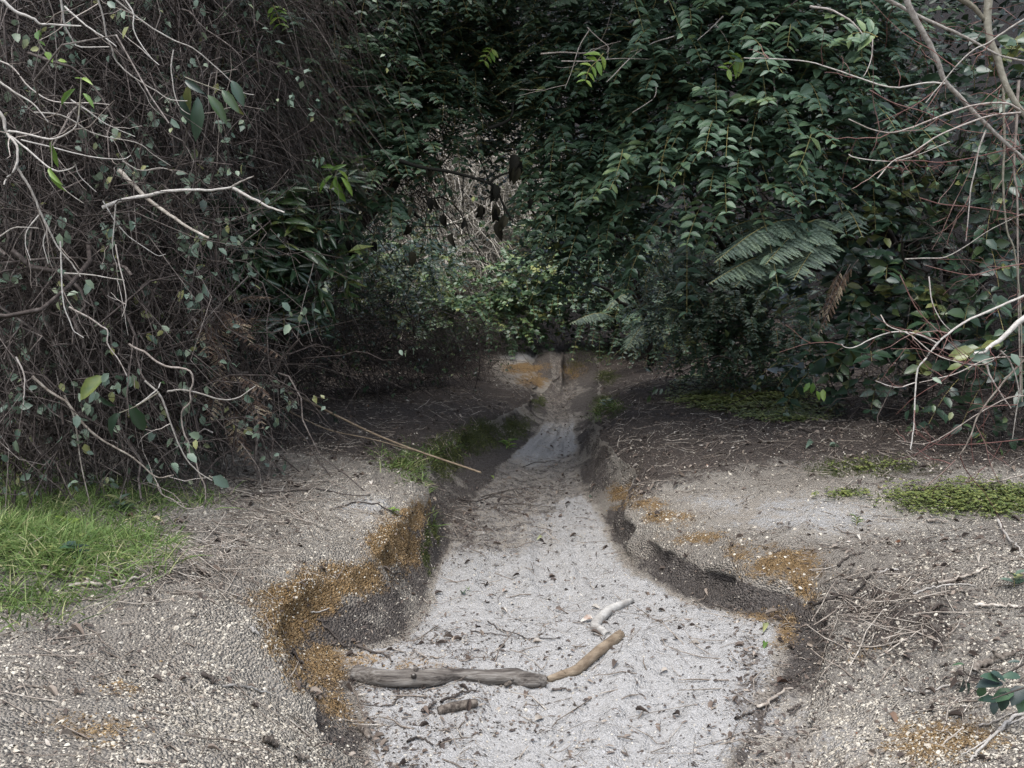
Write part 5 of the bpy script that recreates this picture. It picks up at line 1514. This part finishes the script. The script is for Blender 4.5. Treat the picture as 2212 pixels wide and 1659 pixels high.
mb = MB()
wc = mask_px(f_px, f_py, [(2110, 1080, 170, 34, 1), (2010, 1070, 90, 20, .7), (1820, 1072, 60, 9, .6), (1600, 855, 120, 28, 1), (1700, 890, 90, 20, .9), (1880, 1010, 120, 16, .35), (80, 1170, 140, 60, .35), (230, 1210, 100, 24, .3), (1520, 830, 60, 14, .6)])
wc = np.where(wc > .18, wc, 0) * ((F_ID == 0) | (F_ID == 4))
P, Nn, k = scatter(6500, wc)
n = len(P)
h = .012 + .03 * RNG.random(n)
a0 = RNG.random(n) * 6.28
for j in range(3):
    a = a0 + j * 2.094
    D = np.stack([np.cos(a), np.sin(a), .15 * RNG.normal(size=n)], -1)
    leaves(mb, P + np.array([0, 0, 1]) * h[:, None], D, np.tile([0, -.1, 1.0], (n, 1)) + .3 * rnd_dir(n), (.016 + .008 * RNG.random(n)) * np.where(P[:, 1] > 8.5, 1.7, 1), (.015 + .006 * RNG.random(n)) * np.where(P[:, 1] > 8.5, 1.7, 1), T_KITE, RNG.random(n))
mb.build('clover', M_CLOVER, kind='stuff')

mb = MB()
P, Nn, k = scatter(15000, sstep(.25, .7, F_MOSS) / np.maximum(f_c[:, 1], 3))
n = len(P)
D = norm(Nn + .9 * rnd_dir(n) + np.array([0, 0, -.2]) * ((F_ID[k] == 1) | (F_ID[k] == 3))[:, None])
leaves(mb, P, D, rnd_dir(n), .014 + .03 * RNG.random(n) ** 2, .005 + .006 * RNG.random(n), T_KITE, RNG.random(n))
mb.build('moss', M_MOSS, kind='stuff')


# small plants one could pick out
def rosette(label, px, py, n, L, mat, tmpl, name='seedling', ratio=.4, tilt=.6, group='small plants on the banks'):
    p = on_ground(px, py)
    root = thing(name, label, 'plant', p, group)
    m = MB()
    tubes(m, np.array([p, p + [0, 0, L * .5], p + [0.005, 0, L * .9]]), [.003, .0025, .0015], 4, .5)
    m.build('stem', M_STEM, root)
    pr = leaf_protos('leaf', tmpl, mat, 4)
    for i in range(n):
        a = i * 2.4 + RNG.normal(0, .3)
        D = np.array([math.cos(a), math.sin(a), tilt * RNG.uniform(.2, 1)])
        l = L * RNG.uniform(.7, 1.2)
        place_leaf(pr[i % 4], 'leaf', root, p + np.array([0, 0, L * .9 * (i + 1) / n]), D, np.array([-D[0] * .4, -D[1] * .4 - .2, 1]), l, l * ratio)
    return root


rosette('bright green rosette growing on the gully floor under the mossy left wall', *conv(1110, 1215, 713.1, 548.5), 12, .11, M_LIME, T_LANCE, ratio=.2, tilt=1.1)
rosette('small blue-green plant on the right rim far along the gully', *conv(1720, 950, 713.1, 548.5), 12, .09, M_GREY, T_OVAL2, ratio=.55)
rosette('seedling with yellowish leaves at the rim of the orange left wall', *conv(400, 1620, 713.1, 548.5), 8, .045, M_LIME, T_OVAL2, ratio=.5)
rosette('tiny tuft on the pale gravel of the right bank below the clover', *conv(1170, 150, 1444, 1083), 10, .05, M_GRASS, T_LANCE, ratio=.15, tilt=1.5)
rosette('lobed leafy weed in the grass at the left edge', *conv(420, 190, 0, 1083), 8, .07, M_LIME, T_OVAL2, ratio=.8, tilt=.8)
rosette('dark weed flattened on the litter between grass and gravel on the left', *conv(480, 370, 0, 1083), 10, .075, M_BRAMBLE, T_OVAL2, ratio=.6, tilt=.5)
rosette('weed with grey leaves at the grass edge under the vines', *conv(750, 60, 0, 1083), 9, .08, M_GREY, T_OVAL2, ratio=.6, tilt=.7)
rosette('small weed at the right edge above the sticks', *conv(2150, 530, 1444, 1083), 6, .06, M_GREY, T_OVAL2, ratio=.6, tilt=.8)

# bramble at the lower right corner
root = thing('bramble', 'bramble with dark toothed leaves reaching in at the lower right edge', 'plant', on_ground(2195, 1545))
A9 = lambda x, y, Y: PX(*conv(x, y, 1444, 1083), Y)
for pts in ([(2330, 960, 3.4), (2212, 1010, 3.4), (2050, 1100, 3.4), (1910, 1100, 3.4), (1840, 1060, 3.4), (1835, 1010, 3.4)], [(2330, 1120, 3.3), (2150, 1180, 3.3), (2010, 1230, 3.3)], [(1900, 1105, 3.4), (1850, 1130, 3.35), (1830, 1160, 3.35)]):
    m = MB()
    tubes(m, smooth_path([A9(*p) for p in pts], 12), np.linspace(.004, .002, 12), 4, .4)
    m.build('stem', M_STICK_DARK, root)
pr = leaf_protos('leaf', T_OVATE, M_BRAMBLE, 4)
for i, (x, y, x2, y2, w) in enumerate([(2080, 1130, 1925, 1125, .55), (2000, 1060, 2110, 1110, .6), (2060, 1120, 1960, 1070, .5), (1840, 1015, 1755, 1010, .4), (1835, 1100, 1830, 1190, .5), (1850, 1120, 1880, 1210, .5), (2190, 1090, 2080, 1080, .5), (2150, 1180, 2010, 1230, .6), (2210, 1150, 2130, 1260, .7),
                                       (2100, 1180, 2060, 1310, .6), (2050, 1240, 1930, 1220, .55), (2250, 1180, 2170, 1310, .7), (2030, 1240, 2020, 1330, .6), (2190, 1000, 2110, 990, .35), (2230, 1210, 2230, 1330, .6), (1950, 1140, 1940, 1230, .6), (2120, 1230, 2010, 1210, .6)]):
    a, b = A9(x, y, 3.36), A9(x2, y2, 3.33 + .06 * RNG.random())
    L = np.linalg.norm(b - a)
    place_leaf(pr[i % 4], 'leaf', root, a, b - a, np.array([RNG.normal(0, .4), -.5, 1.0]), L, L * w)


# ------------------------------------------------------------------ logs and sticks lying about
def lie(pts, m, lift):            # path resting on the ground along seen points
    P = []
    for x, y in pts:
        P.append(on_ground(x, y))
    C = smooth_path(P, m)
    z = np.array([gz(c[0], c[1]) for c in C])
    zz = np.convolve(np.pad(z, 3, mode='edge'), np.ones(7) / 7, 'valid')
    C[:, 2] = np.maximum(zz, z - lift * .5) + lift
    return C


def log_obj(label, pts, radii, mat, Y0=None, name='log', sides=14, m=40, lump=.10, cat='log', knots=0, lift=.7):
    C = lie(pts, m, 0)
    r = np.interp(np.linspace(0, 1, m), np.linspace(0, 1, len(radii)), radii)
    C[:, 2] += r * lift
    C[:, 2] = np.convolve(np.pad(C[:, 2], 5, mode='edge'), np.ones(11) / 11, 'valid')
    o = C[m // 2]
    T = norm((C[-1] - C[0])[None])[0]
    ax = np.stack([T, norm(np.cross([0, 0, 1.0], T)[None])[0], [0, 0, 1.0]], 0)
    mb = MB()
    tubes(mb, C, r, sides, .5, cap=True)
    V = mb.V[0]
    nn = fbm((V - o) @ ax.T * np.array([9, 34, 34]), 4, 91)
    n2 = fbm((V - o) @ ax.T * np.array([5, 9, 9]), 3, 95)
    Cn = np.repeat(C, sides, 0)
    rad = V - Cn
    mb.V[0] = Cn + rad * (1 + lump * nn + .16 * n2)[:, None]
    ob = mb.build(name, mat, None, origin=o)
    tag(ob, label, cat)
    for q in range(knots):
        i = RNG.integers(4, m - 4)
        k = MB()
        s = norm((np.array([0, -.5, .6]) + RNG.normal(0, .4, 3))[None])[0]
        tubes(k, np.array([C[i] + s * r[i] * .5, C[i] + s * r[i] * 1.05, C[i] + s * r[i] * 1.35]), [r[i] * .34, r[i] * .27, r[i] * .14], 7, .3, cap=True)
        kn = k.build('knot', mat, None, origin=o)
        kn.parent = ob
        kn.location = (0, 0, 0)
    return ob


A8 = lambda pts: [conv(x, y, 713.1, 1083) for x, y in pts]
big = log_obj('thick weathered grey log lying across the gully floor', A8([(150, 1105), (330, 1135), (500, 1145), (640, 1130), (780, 1100), (950, 1120), (1100, 1135), (1250, 1140), (1335, 1145)]),
              [.034, .042, .047, .044, .027, .036, .040, .040, .030], M_LOG, lump=.15, knots=3, lift=.62, m=60, sides=18)
log_obj('curved tan branch on the sand at the right end of the grey log', A8([(1350, 1120), (1430, 1095), (1520, 1075), (1610, 1010), (1690, 935), (1770, 880), (1805, 850)]),
        [.016, .022, .026, .026, .027, .027, .025], M_LOGBROWN, lump=.06, cat='branch', name='fallen_branch', knots=2, lift=.55)
log_obj('bleached bent branch on the sand beyond the tan one', A8([(1730, 840), (1680, 825), (1650, 800), (1665, 755), (1730, 700), (1800, 655), (1875, 630)]),
        [.020, .026, .027, .027, .026, .024, .017], M_LOGWHITE, lump=.06, cat='branch', name='fallen_branch', knots=1, lift=.5)
log_obj('short rotten chunk of wood half buried in front of the grey log', A8([(670, 1320), (760, 1305), (850, 1285), (910, 1275)]), [.016, .022, .024, .018], M_ROTTEN, lump=.3, cat='wood', name='rotten_wood', m=20)
log_obj('small broken stub leaning on the right end of the grey log', A8([(1085, 1170), (1120, 1145), (1170, 1100)]), [.008, .011, .008], M_ROTTEN, lump=.3, cat='wood', name='rotten_wood', m=14, lift=1.8)
log_obj('dark root stub poking from the crumbled bank at the lower left of the sand', A8([(180, 1420), (215, 1440), (240, 1480)]), [.014, .018, .010], M_ROTTEN, lump=.4, cat='root', name='root_stub', m=14)


def stick(label, pts, r, mat=M_STICK, lift=1.0, name='fallen_stick', raise_to=None, group='sticks lying on the ground'):
    m = max(10, 4 * len(pts))
    C = lie(pts, m, r * lift + .004)
    if raise_to is not None:
        C[:, 2] += np.linspace(raise_to[0], raise_to[1], m)
    C[1:-1] += RNG.normal(0, r * .5, (m - 2, 3))
    o = C[m // 2]
    mb = MB()
    tubes(mb, C, np.linspace(r, r * .55, m), 6, RNG.beta(2, 2), lump=.2)
    ob = mb.build(name, mat, None, origin=o)
    return tag(ob, label, 'stick', group)


B7 = lambda pts: [conv(x, y, 0, 1083) for x, y in pts]
B9 = lambda pts: [conv(x, y, 1444, 1083) for x, y in pts]
B6 = lambda pts: [conv(x, y, 1444, 548.5) for x, y in pts]
B8 = lambda pts: [conv(x, y, 713.1, 1083) for x, y in pts]
A8 = B8
SK = [
    ('brown stick with a hooked end at the edge of the grass', B7([(430, 545), (560, 535), (680, 525), (800, 500), (900, 465)]), .009, M_STICK),
    ('grey stick lying across the litter just above the hooked one', B7([(440, 470), (520, 425), (640, 405), (740, 370), (800, 345)]), .007, M_STICK),
    ('dark thin cane running in from the left edge over the grass', B7([(-60, 380), (40, 400), (200, 410), (400, 412), (560, 415)]), .005, M_STICK_DARK),
    ('second dark cane in the grass below the first', B7([(-60, 450), (100, 455), (250, 470), (420, 510), (600, 555)]), .005, M_STICK_DARK),
    ('pale straw stalk forked on the litter under the vines', B7([(900, 205), (1060, 220), (1200, 235), (1340, 275), (1500, 300)]), .005, M_PALE),
    ('pale straw stalk joining the forked one from the left', B7([(1100, 275), (1180, 262), (1300, 262), (1420, 295)]), .004, M_PALE),
    ('brown stick among the straw under the left vines', B7([(850, 350), (950, 380), (1050, 365), (1140, 340)]), .006, M_STICK),
    ('flat bark strip on the left gravel', B7([(1265, 1095), (1310, 1120), (1350, 1150)]), .010, M_STICK_DARK),
    ('white splinter near the front of the left gravel', B7([(1380, 1160), (1500, 1165), (1600, 1185), (1680, 1215)]), .006, M_LOGWHITE),
    ('white splinter close to the gully on the left gravel', B7([(1560, 800), (1585, 830), (1610, 845)]), .008, M_LOGWHITE),
    ('dark bark piece at the front of the left gravel', B7([(1640, 1505), (1690, 1530), (1730, 1555)]), .014, M_ROTTEN),
    ('dark bark piece just above the bottom edge on the left gravel', B7([(1840, 1610), (1880, 1620), (1920, 1625)]), .010, M_ROTTEN),
    ('dark splinter on the rim above the grey log', B7([(1820, 950), (1850, 985), (1890, 1030)]), .008, M_STICK_DARK),
    ('twig fallen against the orange wall', B7([(1930, 690), (1990, 690), (2050, 672)]), .004, M_PALE),
    ('dark root running down the orange wall to the log', B7([(1975, 740), (2040, 810), (2110, 880), (2180, 930)]), .007, M_STICK_DARK),
    ('dark branched twig behind the left end of the log', B8([(170, 905), (250, 940), (330, 960), (390, 1010)]), .007, M_STICK_DARK),
    ('thin dark twig bent across the middle of the sand', B8([(980, 760), (1040, 800), (1130, 830), (1250, 860), (1400, 870)]), .004, M_STICK_DARK),
    ('thin straight twig beside the bent one on the sand', B8([(870, 815), (960, 825), (1060, 835), (1160, 850)]), .0035, M_STICK_DARK),
    ('looped dark root low on the sand', B8([(480, 1510), (510, 1490), (550, 1483), (600, 1500), (640, 1535)]), .006, M_STICK_DARK),
    ('curled dark root beside the looped one', B8([(685, 1520), (700, 1505), (730, 1495), (750, 1505), (745, 1520)]), .006, M_STICK_DARK),
    ('dark twig in front of the right end of the log', B8([(1385, 1180), (1440, 1178), (1500, 1185)]), .006, M_STICK_DARK),
    ('twig standing off the rubble left of the rotten chunk', B8([(420, 1160), (425, 1200), (400, 1260), (330, 1280), (180, 1275)]), .0045, M_STICK_DARK),
    ('slanting splinter behind the rotten chunk', B8([(690, 1260), (760, 1230), (830, 1205), (910, 1190)]), .007, M_STICK_DARK),
    ('dark leaning stick at the left of the rotten chunk', B8([(575, 1330), (620, 1290), (660, 1260)]), .008, M_STICK_DARK),
    ('tangled twig pile on the shaded floor, long piece', [(1040, 1075), (1090, 1062), (1150, 1058), (1200, 1062)], .006, M_STICK_DARK),
    ('second twig across the shaded floor', [(1060, 1100), (1120, 1092), (1190, 1096)], .005, M_STICK_DARK),
    ('crooked twig at the foot of the shaded left wall', [(990, 1075), (1030, 1085), (1080, 1070), (1100, 1060)], .006, M_STICK_DARK),
    ('long bent branch on the right bank between the orange patch and the litter', B9([(870, 655), (960, 630), (1060, 605), (1150, 590), (1210, 530), (1260, 470), (1300, 420)]), .008, M_STICK_DARK),
    ('peeling brown stick upper right on the litter', B9([(1670, 520), (1760, 510), (1850, 480), (1930, 450), (1980, 415)]), .009, M_STICK),
    ('pale curved twig below the peeling stick', B9([(1520, 590), (1600, 555), (1700, 535), (1800, 525), (1910, 535)]), .005, M_PALE),
    ('short pale stick on the right litter', B9([(1310, 450), (1370, 440), (1440, 430)]), .006, M_PALE),
    ('dark stick with a forked end beside the orange patch', B9([(1050, 415), (1090, 370), (1130, 350), (1220, 325)]), .006, M_STICK_DARK),
    ('straight twig crossing the right slope', B9([(1310, 980), (1400, 920), (1500, 850), (1580, 800)]), .004, M_STICK),
    ('grey stick with a snapped side twig at the sand edge on the right', B9([(550, 1300), (620, 1265), (700, 1215), (775, 1175)]), .009, M_STICK),
    ('small dark stick below the snapped one', B9([(415, 1360), (470, 1340), (525, 1325)]), .006, M_STICK_DARK),
    ('bent dark twig right of the snapped stick', B9([(740, 1310), (790, 1290), (820, 1275), (750, 1345)]), .005, M_STICK_DARK),
    ('straw on the right slope near the bramble', B9([(1600, 1200), (1680, 1175), (1760, 1150)]), .005, M_PALE),
    ('short white straw left of the bramble', B9([(1465, 1175), (1510, 1190), (1560, 1192)]), .005, M_PALE),
    ('reddish bark flake on the upper right litter', B9([(1610, 140), (1680, 135), (1740, 140)]), .010, M_STICK),
    ('stick at the right edge above the bramble', B9([(1910, 660), (2020, 665), (2150, 670), (2230, 668)]), .008, M_STICK),
    ('thick dark stick half under the bramble', B9([(1900, 1090), (1960, 1030), (2060, 1000), (2150, 965)]), .016, M_ROTTEN),
    ('long straw stalk lying towards the bottom right corner', B9([(2230, 1310), (2120, 1390), (2020, 1480), (1930, 1570), (1870, 1630)]), .007, M_PALE),
    ('thinner straw stalk beside the long one', B9([(2230, 1340), (2090, 1420), (1960, 1510), (1820, 1590)]), .004, M_PALE),
    ('straw stalk crossing above the long one', B9([(1930, 1410), (2050, 1370), (2170, 1310)]), .004, M_PALE),
    ('pale peeled stick leaning at the right edge by the clover', B9([(2050, 120), (2090, 210), (2150, 290), (2230, 400)]), .008, M_PALE),
    ('straight grey stick on the moss at the right edge', B6([(1810, 1420), (1950, 1430), (2080, 1415), (2230, 1380)]), .008, M_STICK),
    ('pale twig on the moss above the clover', B6([(1470, 1440), (1560, 1460), (1650, 1500), (1760, 1530)]), .005, M_STICK),
    ('fallen twiggy bough on the right bank, main stem', B6([(900, 1115), (800, 1090), (700, 1060), (620, 1045), (500, 1070), (400, 1070), (280, 1055)]), .008, M_STICK_DARK),
    ('dark twig rising from the fallen bough', B6([(630, 1045), (580, 1000), (540, 950)]), .004, M_STICK_DARK),
    ('thin dark bough at the left of the mossy patch', B6([(0, 880), (60, 940), (160, 990), (260, 1040), (380, 1060)]), .005, M_STICK_DARK),
    ('long dark stick under the right shrubs', B6([(820, 1005), (950, 985), (1080, 950), (1250, 900), (1420, 850)]), .008, M_STICK_DARK),
    ('short pale twig under the right shrubs', B6([(760, 920), (850, 950), (930, 980)]), .005, M_STICK),
    ('dark thin stick on the left rim by the gravel', [(713, 1105), (790, 1090), (850, 1112), (880, 1128)], .005, M_STICK_DARK),
    ('long straight stick on the left bank near the vines', [(520, 1075), (620, 1065), (720, 1062), (800, 1072)], .006, M_STICK_DARK),
    ('twig along the far left floor', [(1130, 1010), (1160, 1000), (1200, 996)], .005, M_STICK_DARK),
    ('dark twig fallen into the far end of the gully', [(1195, 828), (1215, 812), (1240, 795)], .008, M_STICK_DARK),
]
for a in SK:
    stick(*a)

# two long canes leaning out over the gully from the left bank
for lab, pts, r in (('long tan cane leaning from the left vines out over the gully', [(585, 822, 8.6), (713, 891, 8.2), (850, 955, 7.8), (1039, 1021, 7.2)], .011),
                    ('thinner cane lying under the long tan one', [(590, 870, 8.4), (700, 925, 8.2), (800, 948, 8.1), (900, 975, 7.9)], .007)):
    P = [PX(*p) for p in pts]
    C = smooth_path(P, 16)
    for c in C:
        c[2] = max(c[2], gz(c[0], c[1]) + r) if c[0] < -.75 else c[2]
    mb = MB()
    tubes(mb, C, np.linspace(r, r * .7, 16), 7, .6, lump=.12)
    tag(mb.build('cane', M_LOGBROWN, None, origin=C[8]), lab, 'stick', 'canes over the gully')

# larger fallen leaves that stand out
pr = {m_: leaf_protos('fallen_leaf', T_DRY, m_, 3) for m_ in (M_LITTER, M_GREY, M_LIME, M_BRACKEN)}
FLV = [
    ('curled brown leaf on the sand below the right bank', B9([(675, 1145)])[0], .07, M_BRACKEN), ('dark red leaf low on the right slope', B9([(1370, 1340)])[0], .06, M_BRACKEN), ('brown leaf at the bottom of the right slope', B9([(1320, 1440)])[0], .055, M_BRACKEN),
    ('yellow green leaf on the rubble right of the sand', B9([(605, 890)])[0], .05, M_LIME), ('pale leaf on the rubble beside the grey wall', B9([(775, 930)])[0], .05, M_LITTER), ('pale flake in front of the right wall', B9([(590, 775)])[0], .07, M_GREY),
    ('white leaf on the sand under the left wall', B8([(835, 590)])[0], .07, M_GREY), ('green leaf beside the white one on the sand', B8([(860, 560)])[0], .06, M_LIME), ('dark leaf in the middle of the sand', B8([(1070, 575)])[0], .055, M_LITTER),
    ('dark leaf on the upper sand', B8([(1180, 465)])[0], .05, M_LITTER), ('dark curled leaf beyond the upper sand', B8([(1360, 480)])[0], .06, M_LITTER), ('leaf lying in the dark part of the floor', B8([(1320, 230)])[0], .05, M_GREY),
    ('dark leaf right of the bleached branch', B8([(2040, 685)])[0], .05, M_LITTER), ('second dark leaf right of the bleached branch', B8([(1960, 690)])[0], .05, M_LITTER), ('dark leaf left of the bleached branch', B8([(1635, 745)])[0], .07, M_LITTER),
    ('green leaf stuck on the grey log', B8([(1095, 1122)])[0], .035, M_LIME), ('dark leaf near the tan branch', B8([(1400, 680)])[0], .05, M_LITTER), ('small dark leaf on the rippled sand', B8([(1060, 680)])[0], .05, M_LITTER),
    ('pale leaf on the dark right litter', B6([(900, 1190)])[0], .10, M_GREY), ('pale blue leaf beside it on the litter', B6([(1000, 1210)])[0], .10, M_GREY), ('orange leaf by the clover', B6([(1320, 1470)])[0], .06, M_BRACKEN),
    ('pale leaf near the clover', B6([(1190, 1420)])[0], .07, M_LITTER), ('brown leaf at the grass edge', B7([(710, 490)])[0], .06, M_BRACKEN), ('dry leaf standing in the grass edge', B7([(940, 130)])[0], .07, M_BRACKEN), ('dry leaf beside the standing one', B7([(830, 110)])[0], .07, M_BRACKEN),
    ('white spot of a leaf on the dark floor by the right wall', B8([(1610, -20)])[0], .05, M_GREY), ('yellow leaf at the foot of the mossy wall', conv(1000, 1390, 713.1, 548.5), .05, M_LIME),
]
for i, (lab, (x, y), s, m_) in enumerate(FLV):
    p = on_ground(x, y)
    o = bpy.data.objects.new('fallen_leaf', pr[m_][i % 3])
    COL.objects.link(o)
    a = RNG.random() * 6.28
    D, B, N = frame(np.array([[math.cos(a), math.sin(a), .1]]), np.array([[RNG.normal(0, .3), RNG.normal(0, .3) - .2, 1.0]]))
    D, B, N = D[0], B[0], N[0]
    q = p + np.array([0, 0, s * .2])
    if 'grey log' in lab:
        q = q + np.array([0, 0, .01])
    w = s * .5
    o.matrix_world = Matrix(((D[0] * s, B[0] * w, N[0] * s, q[0]), (D[1] * s, B[1] * w, N[1] * s, q[1]), (D[2] * s, B[2] * w, N[2] * s, q[2]), (0, 0, 0, 1)))
    tag(o, lab, 'leaf', 'larger leaves fallen on the ground')
